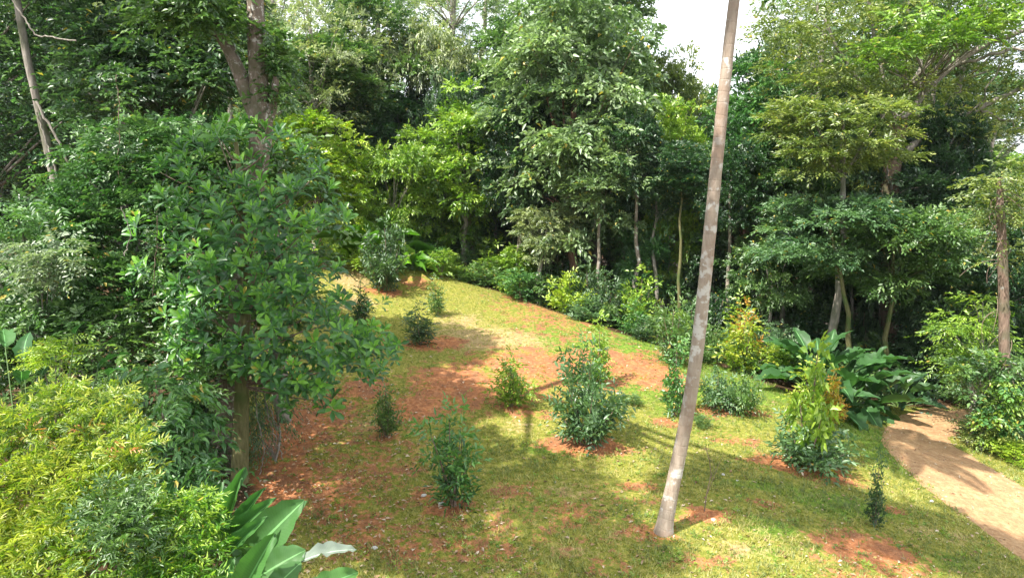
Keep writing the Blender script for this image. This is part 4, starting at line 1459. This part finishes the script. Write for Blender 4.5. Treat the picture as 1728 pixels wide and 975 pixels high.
liana([(442, 640), (455, 710), (478, 775)], YT - .5, .010, 'bare root strand swinging out over the red earth', 'bark_grey')
#=====PART4=====
# ---------------------------------------------------------------- forest: hand-placed trees
# (px, top, bottom, width, Y, crown, leaf, label, options)
TREES = [
    (520, -60, 200, 260, 34, 'wispy_b', 'pale', 'airy pale-leaved tall tree right of the forked trunk at the top', dict(bark='bark_grey')),
    (620, -40, 150, 170, 38, 'broad_b', 'green', 'mid-green tall tree left of the umbrella-shaped crown', {}),
    (540, 195, 410, 170, 31, 'broad_c', 'lime', 'brilliant yellow-green tree lit by the sun right of the forked trunk', dict(bark='bark_twig')),
    (480, 200, 300, 110, 30, 'broad_a', 'lime', 'small lime-coloured tree showing between forked trunk and brilliant tree', {}),
    (555, 60, 200, 190, 36, 'broad_a', 'green', 'green tree above the brilliant yellow-green tree', {}),
    (610, 180, 300, 130, 37, 'broad_b', 'deep', 'dark round tree behind the brilliant yellow-green tree', {}),
    (700, 48, 150, 210, 40, 'umbrella', 'pale', 'flat-topped umbrella-shaped pale tree with a thin forked trunk', dict(trunk_px=706, limbs=14, bark='bark_pale', tr=.13)),
    (772, 150, 400, 170, 34, 'layer_a', 'bright', 'layered bright green tree with tiered sprays at upper centre', {}),
    (665, 245, 390, 130, 32.5, 'layer_b', 'bright', 'lower layered light-green tree left of the tiered bright tree', {}),
    (820, -60, 130, 330, 48, 'wispy_a', 'grey', 'hazy grey-green high canopy at top centre', {}),
    (880, 30, 200, 150, 40, 'broad_a', 'green', 'fresh green tree top behind the big grey-green tree, on its left', {}),
    (795, 300, 430, 180, 37, 'layer_b', 'green', 'dark green tiered tree below the bright layered tree', {}),
    (968, -40, 405, 270, 32, 'droopy', 'grey', 'tall grey-green tree with drooping leaves dominating the centre', dict(trunk_px=963, bark='bark_red', tr=.22, limbs=20)),
    (1010, 190, 385, 170, 30.5, 'broad_c', 'grey', 'lower grey-green tree standing before the tall drooping one, thin white trunk', dict(trunk_px=1003, bark='bark_pale', tr=.09)),
    (1128, 90, 260, 130, 42, 'broad_b', 'olive', 'olive-yellow tree top below the open patch of sky', {}),
    (1135, 170, 420, 150, 36, 'broad_c', 'bright', 'light yellow-green tree between the grey-green tree and the palm', {}),
    (1175, 140, 330, 90, 46, 'broad_a', 'olive', 'distant olive crown just left of the palm trunk', {}),
    (1290, 102, 330, 165, 31, 'broad_c', 'lush', 'rich green rounded tree right of the palm at the edge of the sky', dict(bark='bark_red')),
    (1250, 230, 450, 150, 30, 'layer_a', 'green', 'green tiered tree directly right of the palm trunk at mid height', dict(trunk_px=1280, bark='bark_red', tr=.16)),
    (1345, 230, 430, 170, 29, 'broad_b', 'green', 'deep green tree below the olive spray tree', dict(trunk_px=1313, bark='bark_grey', tr=.12)),
    (1420, 165, 290, 220, 25, 'layer_b', 'olive', 'olive-toned tree with flat sprays under the spreading canopy', {}),
    (1390, 330, 450, 210, 24.5, 'layer_b', 'blue', 'bluish dark tree with layered sprays above the paddle-leaved clump', dict(trunk_px=1475, bark='bark_moss', tr=.11)),
    (1500, 350, 500, 230, 24.8, 'layer_b', 'green', 'dark layered tree reaching out over the head of the path', dict(trunk_px=1510, bark='bark_moss', tr=.11)),
    (1560, 280, 420, 200, 28, 'broad_b', 'deep', 'shaded dark tree right of the spreading tree trunk', {}),
    (1640, 300, 500, 190, 27, 'broad_c', 'deep', 'shaded dark tree behind the vine-hung red trunk', {}),
    (1690, 260, 340, 160, 48, 'broad_a', 'bright', 'far sunlit tree seen through the gap at the right edge', {}),
    (1640, 200, 290, 130, 60, 'broad_b', 'pale', 'distant hazy tree top at the right under the heavy bare boughs', {}),
    (1130, 330, 500, 110, 32, 'layer_b', 'bright', 'slim light-green tree with two pale stems left of the palm', dict(trunk_px=1121, bark='bark_pale', tr=.09)),
    (925, 350, 430, 110, 31.5, 'layer_b', 'pale', 'small pale-leaved tree over a vine-wrapped pale stem', dict(trunk_px=898, bark='bark_pale', tr=.13)),
    (850, 250, 400, 130, 40, 'broad_c', 'shade', 'dark tree in the recess between layered tree and grey-green tree', {}),
    (1065, 300, 440, 120, 34, 'broad_b', 'green', 'dark leafy tree right of the thin white trunk', {}),
    (1210, 330, 500, 130, 32, 'broad_c', 'deep', 'shadowed tree behind the palm trunk at mid height', {}),
    (585, 330, 440, 90, 44, 'broad_b', 'bright', 'light green shrubby tree behind the strap leaves, left side', {}),
    (735, 380, 470, 110, 36, 'layer_b', 'green', 'low leafy tree on the forest edge right of the strap leaves', {}),
    (450, 30, 220, 150, 30, 'wispy_a', 'green', 'thin leafy tree close behind the forked trunk, right side', {}),
    (600, 240, 380, 150, 41, 'layer_a', 'lime', 'yellow-green layered tree just right of the brilliant yellow-green tree', {}),
    (520, 320, 440, 120, 41, 'broad_b', 'bright', 'light green bushy tree under the brilliant yellow-green tree', {}),
    (840, 170, 330, 110, 38, 'broad_c', 'lush', 'green narrow tree in the gap left of the tall grey-green tree', {}),
    (720, 330, 440, 120, 42, 'broad_b', 'green', 'rounded green tree behind the tall strap leaves', {}),
    (1090, 380, 500, 110, 31, 'broad_b', 'lush', 'lower leafy tree at the forest edge left of the twin pale stems', {}),
    (1190, 250, 420, 110, 37, 'broad_c', 'bright', 'yellowish tree hidden half behind the palm trunk', {}),
    (1300, 400, 520, 130, 27.5, 'layer_b', 'green', 'low layered tree between the palm and the olive spray tree', {}),
    (1640, -40, 130, 240, 33, 'wispy_b', 'green', 'green fine-leaved crown filling the top right behind the boughs', {}),
    (1530, -40, 110, 200, 36, 'broad_b', 'green', 'green leafy crown at the top edge left of the upper bough', {}),
    (1400, -40, 110, 200, 36, 'wispy_b', 'grey', 'grey-green crown at the top edge above the olive tree', {}),
    (1630, 120, 250, 180, 40, 'broad_a', 'blue', 'cool green crown between the two heavy boughs', {}),
    (1350, 30, 170, 170, 33, 'wispy_a', 'olive', 'fine-twigged olive crown at the left of the spreading canopy', {}),
    (1450, 90, 260, 200, 35, 'wispy_b', 'grey', 'grey fine-leaved crown behind the middle of the spreading canopy', {}),
    (1580, 60, 240, 220, 34, 'wispy_a', 'olive', 'olive fine-leaved crown behind the heavy boughs', {}),
    (1680, 170, 300, 190, 36, 'wispy_b', 'green', 'dark fine-leaved crown under the lowest heavy bough at the right edge', {}),
    (1560, 200, 340, 150, 31, 'broad_c', 'deep', 'dark leafy crown wrapping the upper trunk of the spreading tree', {}),
    (1455, 240, 380, 150, 30, 'broad_a', 'olive', 'olive leafy crown left of the spreading tree trunk', {}),
    (370, -50, 160, 200, 32, 'wispy_b', 'green', 'fine-leaved canopy seen left of the tall forked trunk', {}),
]
for (px, a, b, w_, Y, ck, lm, lab, kw) in TREES:
    tree(px, a, b, w_, Y, ck, M[lm], lab, **kw)

# slim trunks standing in the dark under the canopy
SL = [(875, 0, 32.5), (915, 0, 33), (945, 0, 34), (1078, 0, 30), (1105, 0, 30.5), (1152, 0, 29.5), (1245, 0, 28.5), (1262, 0, 30), (790, 0, 35), (722, 0, 37), (742, 405, 36), (760, 400, 38), (837, 420, 36), (858, 420, 38), (885, 420, 35), (925, 420, 36), (1040, 430, 33), (1055, 430, 36), (1170, 450, 33), (1300, 470, 32),
      (1345, 480, 30), (1420, 480, 31), (1445, 470, 29), (1545, 500, 29), (1590, 520, 28), (1610, 500, 31), (700, 400, 40), (1100, 440, 34), (1225, 470, 34), (805, 410, 40)]
for k, (px, _, Y) in enumerate(SL):
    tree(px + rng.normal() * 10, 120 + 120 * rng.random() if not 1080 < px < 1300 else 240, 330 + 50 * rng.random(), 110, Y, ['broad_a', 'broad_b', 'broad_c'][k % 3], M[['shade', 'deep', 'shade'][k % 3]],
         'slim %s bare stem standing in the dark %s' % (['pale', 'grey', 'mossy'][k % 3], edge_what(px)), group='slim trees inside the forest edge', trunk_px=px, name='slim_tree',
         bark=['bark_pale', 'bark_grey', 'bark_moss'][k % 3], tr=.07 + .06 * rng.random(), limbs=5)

# closed rows of forest behind
k = 0
for (Y, step, top0, bot) in ((40, 95, 130, 400), (46, 100, 60, 400), (54, 105, 40, 330), (64, 110, 70, 330)):
    for px in np.arange(-160, 1900, step):
        k += 1
        x_ = px + rng.normal() * 18
        tp_ = top0 + rng.normal() * 35
        if 1050 < x_ < 1330:
            tp_ = max(tp_, 190 + 20 * rng.random())
        elif x_ < 420:
            tp_ -= 130
        elif 610 < x_ < 870:
            tp_ = max(tp_, 165 + 15 * rng.random())
        elif 430 < x_ < 620:
            tp_ = max(tp_, 90 + 30 * rng.random())
        elif x_ > 1560:
            tp_ = max(tp_, 265 + 20 * rng.random())
        lm = ['deep', 'green', 'lush', 'green', 'blue', 'bright', 'pale'][int(rng.integers(7))] if Y < 60 else ['green', 'olive', 'blue'][k % 3]
        if Y == 40:
            lm = ['deep', 'lush', 'green'][k % 3]
        tree(x_, tp_, bot + rng.normal() * 20, 150 + 50 * rng.random(), Y + rng.normal() * 1.2, ['broad_a', 'broad_b', 'broad_c', 'layer_a'][int(rng.integers(4))], M[lm],
             '%s tree %s, %s closed row' % (TONE[lm], near_what(x_), {40: 'first', 46: 'second', 54: 'third', 64: 'rearmost'}[Y]), group='trees of the forest behind the clearing', limbs=4,
             bark=['bark_grey', 'bark_brown'][k % 2])

for i, (px, a, b, w_, Y) in enumerate([(1200, 400, 540, 130, 31), (1275, 410, 545, 130, 30.5), (1350, 420, 550, 130, 30), (1430, 430, 570, 140, 29.5), (1500, 440, 580, 130, 29), (1570, 430, 600, 140, 28.5),
                                  (1640, 430, 620, 140, 27.5), (1710, 440, 640, 140, 27), (1600, 480, 620, 150, 25), (1700, 360, 520, 150, 24), (1250, 340, 470, 140, 34), (1420, 360, 500, 150, 32),
                                  (840, 390, 470, 120, 47), (1000, 400, 490, 130, 46)]):
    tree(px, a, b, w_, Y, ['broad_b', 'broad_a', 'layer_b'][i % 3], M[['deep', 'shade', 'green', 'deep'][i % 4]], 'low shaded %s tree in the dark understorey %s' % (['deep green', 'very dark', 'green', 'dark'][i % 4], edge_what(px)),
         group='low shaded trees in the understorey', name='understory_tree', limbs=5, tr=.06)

# upper centre filling the top edge of the picture
for (px, a, b, w_, Y, ck, lm, lab) in [
    (470, -120, 60, 240, 40, 'wispy_b', 'grey', 'high thin canopy at the top edge right of the forked trunk'),
    (640, -120, 40, 260, 50, 'wispy_a', 'green', 'high canopy at the top edge above the umbrella-shaped tree'),
    (760, -110, 60, 200, 44, 'wispy_b', 'pale', 'thin pale canopy at the top edge above the layered bright tree'),
    (1000, -120, 60, 260, 40, 'broad_b', 'grey', 'grey-green canopy at the top edge left of the open sky'),
]:
    tree(px, a, b, w_, Y, ck, M[lm], lab)

# ---------------------------------------------------------------- wide spreading tree, upper right
YS = 28.0
sb = Vector((at(1503, 560, YS).x, YS, 0))
sb.z = h1(sb.x, YS)
st = thing('spreading_tree', 'wide spreading tree with heavy pale boughs reaching to the top right corner', 'tree', sb)
tp = path_px([(1500, 720), (1500, 600), (1498, 480), (1500, 380), (1502, 310), (1508, 250), (1520, 200)], YS)
tp[0][2] = sb.z - .2
ob('trunk', tubes_mesh('trunk', [tube(rel(tp, sb), [.45, .38, .34, .33, .34, .32, .27], 12, .05, rng)]), 'bark_brown', st)
BO_ = [([(1505, 290), (1540, 240), (1590, 205), (1640, 185), (1690, 165), (1760, 130)], .22, 0),
       ([(1520, 200), (1560, 150), (1600, 110), (1645, 80), (1700, 60), (1770, 30)], .20, -.6),
       ([(1600, 112), (1640, 100), (1680, 90), (1740, 92)], .11, -.6),
       ([(1515, 210), (1500, 150), (1490, 90), (1480, 30), (1470, -40)], .14, .3),
       ([(1510, 220), (1470, 160), (1430, 110), (1395, 45), (1380, 10)], .12, 0),
       ([(1395, 60), (1360, 40), (1330, 38)], .06, 0),
       ([(1440, 120), (1400, 130), (1360, 150)], .06, -.3),
       ([(1530, 190), (1560, 110), (1575, 50), (1590, -30)], .12, .6),
       ([(1510, 340), (1490, 300), (1465, 260)], .08, -.5),
       ([(1590, 260), (1620, 190), (1640, 140), (1650, 60)], .05, -1),
       ([(1500, 330), (1540, 315), (1580, 290)], .06, -.6),
       ([(1640, 185), (1680, 190), (1740, 215)], .08, .3)]
for (pp, r_, dy) in BO_:
    P = path_px(pp, YS)
    P[:, 1] += np.linspace(0, dy * 2, len(P))
    n = 14
    Q = np.stack([np.interp(np.linspace(0, 1, n), np.linspace(0, 1, len(P)), P[:, k_]) for k_ in range(3)], -1)
    r_ *= .75
    Q[1:-1] += rng.normal(size=(n - 2, 3)) * .05
    ob('bough', tubes_mesh('bough', [tube(rel(Q, sb), np.linspace(r_, r_ * .45, n), 8, .04, rng)]), 'bark_grey', st)
g = np.random.default_rng(601)
c1 = px_crown(g, [(1290, 20), (1265, -60), (1500, -120), (1800, -120), (1800, 40), (1720, 30), (1640, 110), (1560, 190), (1480, 215), (1400, 190), (1330, 140), (1290, 90)], 150, lambda a, b: YS - 2, 5)
c2 = px_crown(g, [(1560, 170), (1680, 80), (1780, 80), (1780, 250), (1640, 230), (1560, 260)], 22, lambda a, b: YS - 1.5, 4)
c1 = np.concatenate([c1, c2])
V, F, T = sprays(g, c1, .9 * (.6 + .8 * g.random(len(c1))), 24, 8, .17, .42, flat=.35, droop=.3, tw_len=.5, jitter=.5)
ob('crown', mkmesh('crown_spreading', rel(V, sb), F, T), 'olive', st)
c1 = px_crown(g, [(1440, 60), (1520, 20), (1700, -20), (1720, 30), (1560, 100), (1460, 130)], 26, lambda a, b: YS - 3.5, 1.5)
V, F, T = sprays(g, c1, np.full(len(c1), .7), 18, 8, .2, .42, flat=.3, droop=.3, tw_len=.5, jitter=.5)
ob('foliage', mkmesh('foliage_spreading', rel(V, sb), F, T), 'bright', st)
ts = []
for c_ in c1[:20]:
    s = path_px([(1520 + 60 * g.random(), 150)], YS)[0]
    ts.append(tube(rel(bez(s, (s + c_) / 2, c_, 7), sb), np.linspace(.05, .012, 7), 5))
ob('twigs', tubes_mesh('twigs', ts), 'bark_grey', st, kind='stuff')

# ---------------------------------------------------------------- right: vine-hung red trunk
M['bark_redgrey'] = barkmat('bark_redgrey', (.10, .065, .05), (.24, .17, .13), (.12, .11, .07), (.3, .28, .25), amt=.6)
YR = gnd(1694, 752).y
rb = Vector((at(1694, 700, YR).x, YR, 0))
rb.z = h1(rb.x, YR)
rt = thing('vine_hung_tree', 'reddish straight trunk at the right edge wrapped with dangling creepers', 'tree', rb)
tp = path_px([(1698, 790), (1697, 700), (1695, 600), (1693, 500), (1691, 430), (1689, 370), (1687, 330), (1686, 300)], YR)
tp[0][2] = rb.z - .1
ob('trunk', tubes_mesh('trunk', [tube(rel(tp, rb), [.17, .145, .14, .135, .13, .11, .08, .04], 10, .05, rng)]), 'bark_redgrey', rt)
g = np.random.default_rng(602)
c1 = np.concatenate([px_crown(g, [(1630, 320), (1690, 270), (1760, 290), (1760, 390), (1650, 380)], 36, lambda a, b: YR - .8, 1.6),
                     px_crown(g, [(1650, 350), (1740, 350), (1740, 470), (1660, 440)], 10, lambda a, b: YR - .5, 1.0)])
V, F, T = sprays(g, c1, .42 * (.7 + .6 * g.random(len(c1))), 14, 7, .11, .45, flat=.5, droop=.5, tw_len=.3)
ob('crown', mkmesh('crown_vine_hung', rel(V, rb), F, T), 'olive', rt)
ts = []
for _ in range(34):
    a = tp[2 + int(g.integers(5))] + g.normal(size=3) * np.array([.12, .1, .3])
    e = a + np.array([g.normal() * .5, g.normal() * .3, -.4 - .7 * g.random()])
    ts.append(tube(rel(bez(a, (a + e) / 2 + np.array([g.normal() * .3, 0, .25]), e, 7), rb), np.linspace(.013, .005, 7), 4))
ob('hanging_twigs', tubes_mesh('hanging_twigs', ts), 'bark_twig', rt, kind='stuff')
px_tree('tiered_small_tree', 'light green small tree with flat tiers just left of the vine-hung red trunk',
        [(1590, 520), (1640, 490), (1690, 530), (1690, 600), (1660, 640), (1600, 640), (1585, 590)], 40, lambda a, b: YR + .6, 1.4, .5, 18, 7, .13, .36, 'bright', 1662, YR + 1.2, seed=603, flat=.14,
        tw_len=.35, droop=.3, updir=.05, r0=.06)
px_tree('broad_leaf_shrub', 'mid-green broad-leaved shrub below the tiered small tree at the right',
        [(1605, 620), (1670, 600), (1740, 620), (1740, 660), (1640, 670)], 24, lambda a, b: YR - .6, .8, .34, 13, 6, .16, .45, 'green', 1668, YR - .1, seed=604, tw_len=.3, droop=.4, cat='shrub', r0=.03)
px_tree('creeper_column', 'leafy creeper climbing the foot of the vine-hung trunk',
        [(1675, 640), (1712, 640), (1718, 740), (1690, 760), (1665, 740)], 26, lambda a, b: YR - .9, .5, .22, 10, 6, .13, .55, 'bright', 1690, YR - .5, seed=605, tw_len=.2, droop=.9, cat='vine', r0=.03)
px_tree('dark_path_shrub', 'dark broad shrub right of the creeper-wrapped trunk foot, on the path bank',
        [(1650, 690), (1700, 650), (1780, 640), (1780, 740), (1680, 745)], 34, lambda a, b: YR - 1.0, .9, .34, 12, 6, .15, .5, 'lush', 1722, YR - .5, seed=606, tw_len=.25, droop=.5, cat='shrub', r0=.03)
shrub(1655, 742, 40, 80, 'bush_b', M['green'], 'low green shrub at the shaded edge of the path below the creeper', name='low_shrub')
shrub(1712, 778, 34, 80, 'bush_b', M['lime'], 'low bright yellow-green shrub in the sun at the right edge by the path', name='low_shrub')
shrub(1700, 480, 90, 100, 'bush_c', M['olive'], 'olive leafy spray above the path at the right edge', name='low_shrub', Y=19)

# ---------------------------------------------------------------- young planted shrubs on the clearing
g_ = 'young trees planted on the clearing'
PL = [
    (650, 490, 100, 86, 's_round', 'deep', 'bushy round dark young tree near the crest of the clearing', dict(stems=9)),
    (632, 445, 60, 80, 's_round', 'bright', 'brighter green shrub just behind the round dark young tree', dict(Y=31)),
    (709, 582, 64, 60, 's_dense', 'deep', 'small very dark dense shrub on the red scrape at the left', dict(stems=7)),
    (738, 532, 58, 38, 's_open', 'green', 'small upright shrub right behind the very dark dense one', {}),
    (611, 548, 66, 44, 's_open', 'shade', 'thin dark sapling right of the glossy tree, near the crest', {}),
    (652, 738, 92, 52, 's_open', 'green', 'thin upright sapling in a sunny patch left of the trees in the foreground shade', dict(stems=4)),
    (766, 852, 155, 100, 's_dense', 'lush', 'leafy upright shrub on red earth at the lower centre', dict(stems=9)),
    (862, 687, 88, 80, 's_open', 'bright', 'light green open shrub on the red bank', dict(stems=7)),
    (987, 750, 128, 130, 's_round', 'blue', 'largest dark bushy young tree, in the middle of the clearing, wide at its foot', dict(stems=11)),
    (985, 715, 132, 70, 's_dense', 'lush', 'light upper shoots rising out of the largest dark bushy young tree', {}),
    (1008, 650, 108, 50, 's_thin', 'bright', 'tall thin pale sapling behind the largest dark bushy tree', {}),
    (1140, 702, 130, 56, 's_thin', 'lush', 'slender leafy sapling standing just left of the palm trunk at mid height', {}),
    (1135, 615, 100, 70, 's_dense', 'green', 'young tree at the forest edge left of the palm trunk', {}),
    (1208, 690, 58, 78, 's_low', 'blue', 'low spreading dark shrub on red earth right of the palm, the left one of two', dict(stems=7)),
    (1254, 698, 62, 66, 's_low', 'green', 'low spreading shrub touching the dark one right of the palm', dict(stems=6)),
    (1360, 786, 66, 160, 's_low', 'blue', 'wide low tier of dark coffee-like foliage round the tall young tree above the long shadow', dict(stems=10)),
    (1366, 785, 190, 84, 's_large', 'bright', 'tall young tree with big light leaves in red earth left of the path', dict(stems=6)),
    (1475, 887, 120, 30, 's_thin', 'deep', 'narrow columnar sapling in the shade between the palm and the path', dict(stems=5)),
    (1070, 684, 16, 38, 'bush_b', 'green', 'tiny flat plant on the grass right of the largest bushy tree', dict(stems=3)),
    (1185, 720, 20, 40, 'bush_b', 'green', 'low tuft of leaves at the right side of the palm trunk', dict(stems=3)),
    (1250, 628, 92, 92, 's_open', 'yellow', 'yellow-leaved shrub with orange tips at the forest edge right of the palm', dict(stems=8)),
    (1250, 622, 102, 56, 's_open', 'orange', 'orange-tipped shoots crowning the yellow-leaved shrub', dict(stems=5)),
    (1376, 706, 84, 90, 's_open', 'yellow', 'yellow and orange leaved shrub in front of the paddle-leaved clump', dict(stems=8)),
    (1402, 714, 84, 50, 's_open', 'orange', 'orange spray on the right flank of the yellow and orange leaved shrub', dict(stems=5)),
    (1310, 640, 60, 90, 'bush_b', 'bright', 'fresh green shrub between the two yellow-leaved shrubs', dict(stems=5)),
    (745, 470, 46, 60, 'tier', 'bright', 'small light-leaved tiered sapling on the crest right of the strap leaves', {}),
    (820, 485, 70, 46, 'tier', 'bright', 'light sapling with drooping leaf tufts at the dark forest edge', dict(Y=34)),
    (955, 545, 58, 76, 's_round', 'lime', 'yellow-green glowing shrub at the foot of the reddish trunk', dict(Y=29.5)),
    (1075, 590, 100, 80, 's_open', 'bright', 'yellowish open shrub at the forest edge below the pale twin stems', dict(Y=27.5)),
]
for (px, b, h_, w_, ck, lm, lab, kw) in PL:
    grp = g_ if b > 560 and px < 1500 else None
    shrub(px, b, h_, w_, ck, M[lm], lab, **kw)

# bare sapling
b = gnd(1189, 862)
t = thing('bare_sapling', 'leafless twiggy sapling in a round red planting hole right of the palm', 'sapling', b)
Yb = b.y
ts = []
for pp, r_ in (([(1188, 868), (1192, 835), (1200, 800), (1197, 775), (1190, 752)], .012), ([(1194, 832), (1204, 805), (1212, 785), (1220, 770)], .008), ([(1200, 805), (1206, 790), (1198, 770)], .006)):
    ts.append(tube(rel(path_px(pp, Yb), b), np.linspace(r_, r_ * .5, len(pp)), 6))
ob('stem', tubes_mesh('stem', ts), 'bark_twig', t)

# ---------------------------------------------------------------- undergrowth along the forest edge
g = np.random.default_rng(777)
ex_px = [(560, 436), (640, 440), (700, 452), (760, 470), (820, 492), (880, 510), (940, 532), (1000, 552), (1060, 572), (1120, 594), (1180, 615), (1240, 636), (1300, 655)]
kinds = ['s_dense', 's_round', 's_open', 'fern', 'tier', 's_low']
for row, (dy, off) in enumerate(((0.5, 0), (2.2, 20), (4.2, 35))):
    for i in range(len(ex_px) * 2 - 1):
        a = np.interp(i / 2, range(len(ex_px)), [p_[0] for p_ in ex_px]) + g.normal() * 8 + off
        bb = np.interp(a, [p_[0] for p_ in ex_px], [p_[1] for p_ in ex_px])
        if a > 1290:
            continue
        q = gnd(a, bb)
        Y = q.y + dy + g.random() * 1.2
        x_ = q.x * Y / q.y
        lm = ['deep', 'green', 'bright', 'lush', 'shade', 'green', 'blue'][int(g.integers(7))]
        if a < 760 and row == 0:
            lm = ['bright', 'lime', 'lush'][i % 3]
        kd = kinds[int(g.integers(6))]
        H_ = (24 + 30 * g.random()) * (1.0 + .55 * row) * (.7 if a < 800 else 1)
        shrub(0, 0, H_, 50 + 40 * g.random(), kd, M[lm], '%s %s plant %s, %s undergrowth' % (FORM[kd], TONE[lm], edge_what(a), ['front', 'middle', 'back'][row]),
              pos=Vector((x_, Y, h1(x_, Y))), name='undergrowth_plant', cat='undergrowth', group='undergrowth plants along the forest edge', stems=3, lift=.05)
# along the right, behind the big leaves, and the shaded left bank
for (x0, x1, Y, n, hmin) in ((9.5, 20, 25, 16, 60), (12, 22, 28, 14, 80), (16, 22, 22.5, 8, 60)):
    for i in range(n):
        x_ = x0 + (x1 - x0) * (i + g.random()) / n
        y_ = Y + g.normal() * .7
        kd, lm = kinds[int(g.integers(6))], ['deep', 'shade', 'blue', 'green'][int(g.integers(4))]
        shrub(0, 0, hmin * (1 + .7 * g.random()), 70 + 40 * g.random(), kd, M[lm], 'shaded %s %s shrub %s' % (FORM[kd], TONE[lm], edge_what(864 + FPX * x_ / y_)), pos=Vector((x_, y_, h1(x_, y_))), name='shade_shrub', group='shaded shrubs behind the path', stems=4, lift=.05)
for i in range(26):
    y_ = 9.5 + 17 * g.random()
    x_ = np.interp(y_, [9, 13, 18, 27], [-4.9, -5.2, -7.6, -9.6]) - .3 - 1.4 * g.random()
    kd, lm = kinds[int(g.integers(6))], ['deep', 'shade', 'blue', 'green'][int(g.integers(4))]
    shrub(0, 0, (.5 + .7 * g.random()) * FPX / math.hypot(y_, 7), 60 + 30 * g.random(), kd, M[lm], '%s %s shrub on the left bank, %s' % (
          FORM[kd], TONE[lm], 'by the mottled trunk foot' if y_ < 14 else 'behind the glossy tree' if y_ < 20 else 'near the crest'), pos=Vector((x_, y_, h1(x_, y_))), name='shade_shrub', group='shaded shrubs on the left bank', stems=4, lift=.05)

# ---------------------------------------------------------------- small pale stones
for (px, py, r_, lab) in [(1220, 802, .045, 'small white stone on the grass right of the bare sapling'), (1204, 878, .05, 'white stone on the rim of the round planting hole'),
                          (1245, 862, .04, 'small grey-white stone right of the round planting hole'), (1244, 812, .03, 'tiny pale stone further right of the bare sapling'),
                          (715, 838, .06, 'pale stone left of the leafy shrub on red earth'), (1572, 846, .05, 'pale stone on the grass verge of the path'),
                          (745, 852, .07, 'greyish stone at the foot of the leafy upright shrub'), (632, 925, .06, 'pale stone on the shaded red earth at the lower left'),
                          (1192, 740, .03, 'tiny white stone beside the palm at mid height')]:
    g = np.random.default_rng(px)
    me = bpy.data.meshes.new('stone')
    import bmesh
    bm = bmesh.new()
    bmesh.ops.create_icosphere(bm, subdivisions=2, radius=1)
    for v in bm.verts:
        v.co *= 1 + .18 * g.normal() * .6
    bm.to_mesh(me)
    bm.free()
    o = ob('stone', me, None)
    me.materials.clear()
    me.materials.append(M.setdefault('stone', barkmat('stone', (.45, .43, .40), (.72, .70, .67), scale=3)))
    q = gnd(px, py)
    o.location = (q.x, q.y, q.z + r_ * .25)
    o.scale = (r_, r_ * .8, r_ * .55)
    tag(o, lab, 'stone')

# ---------------------------------------------------------------- distant wooded hill
hx = np.linspace(-260, 260, 90)
hy = np.linspace(85, 300, 40)
HX, HY = np.meshgrid(hx, hy)
HZ = -4 + np.clip((HY - 85) / 90, 0, 1) * (10 + 5 * np.sin(HX * .02 + 1)) + .9 * np.sin(HX * .5) * np.cos(HY * .45) + rng.normal(size=HX.shape) * .9
V = np.stack([HX, HY, HZ], -1).reshape(-1, 3)
i = np.arange(len(hy) - 1)[:, None] * len(hx)
j = np.arange(len(hx) - 1)[None]
F = np.stack([i + j, i + j + 1, i + len(hx) + j + 1, i + len(hx) + j], -1).reshape(-1, 4)
hm, t, out = newmat('hill_forest')
tco = N(t, 'ShaderNodeTexCoord')
c = ramp(t, noise(t, tco.outputs['Object'], .35, 8.0, .7), [(.3, (.02, .05, .02)), (.5, (.06, .12, .05)), (.7, (.13, .2, .08))])
p = N(t, 'ShaderNodeBsdfPrincipled')
p.inputs['Roughness'].default_value = .9
t.links.new(c, p.inputs['Base Color'])
t.links.new(p.outputs[0], out.inputs['Surface'])
ho = ob('hills', mkmesh('hills', V, F), hm)
ho['kind'] = 'structure'

bpy.context.view_layer.update()
print('TRIS', sum(len(m_.loop_triangles) if m_.loop_triangles else sum(1 for _ in ()) for m_ in []), 'polys', sum(len(m_.polygons) for m_ in bpy.data.meshes), 'objects', len(bpy.data.objects))

# ---------------------------------------------------------------- thin humid haze
def haze_box(x0, x1, y0, y1, z0, z1, dens):
    V = np.array([(x, y, z) for z in (z0, z1) for y in (y0, y1) for x in (x0, x1)])
    F = np.array([(0, 2, 3, 1), (4, 5, 7, 6), (0, 1, 5, 4), (2, 6, 7, 3), (0, 4, 6, 2), (1, 3, 7, 5)])
    m, t, out = newmat('haze')
    v = N(t, 'ShaderNodeVolumePrincipled')
    v.inputs['Color'].default_value = (.86, .93, 1.0, 1)
    v.inputs['Density'].default_value = dens
    v.inputs['Anisotropy'].default_value = .3
    t.links.new(v.outputs[0], out.inputs['Volume'])
    o = ob('haze', mkmesh('haze', V, F), m, kind='stuff')
    tag(o, 'thin pale humid haze hanging in the air of the clearing', 'haze')


haze_box(-1700, 1700, -1700, 1700, -8, 32, .0002)
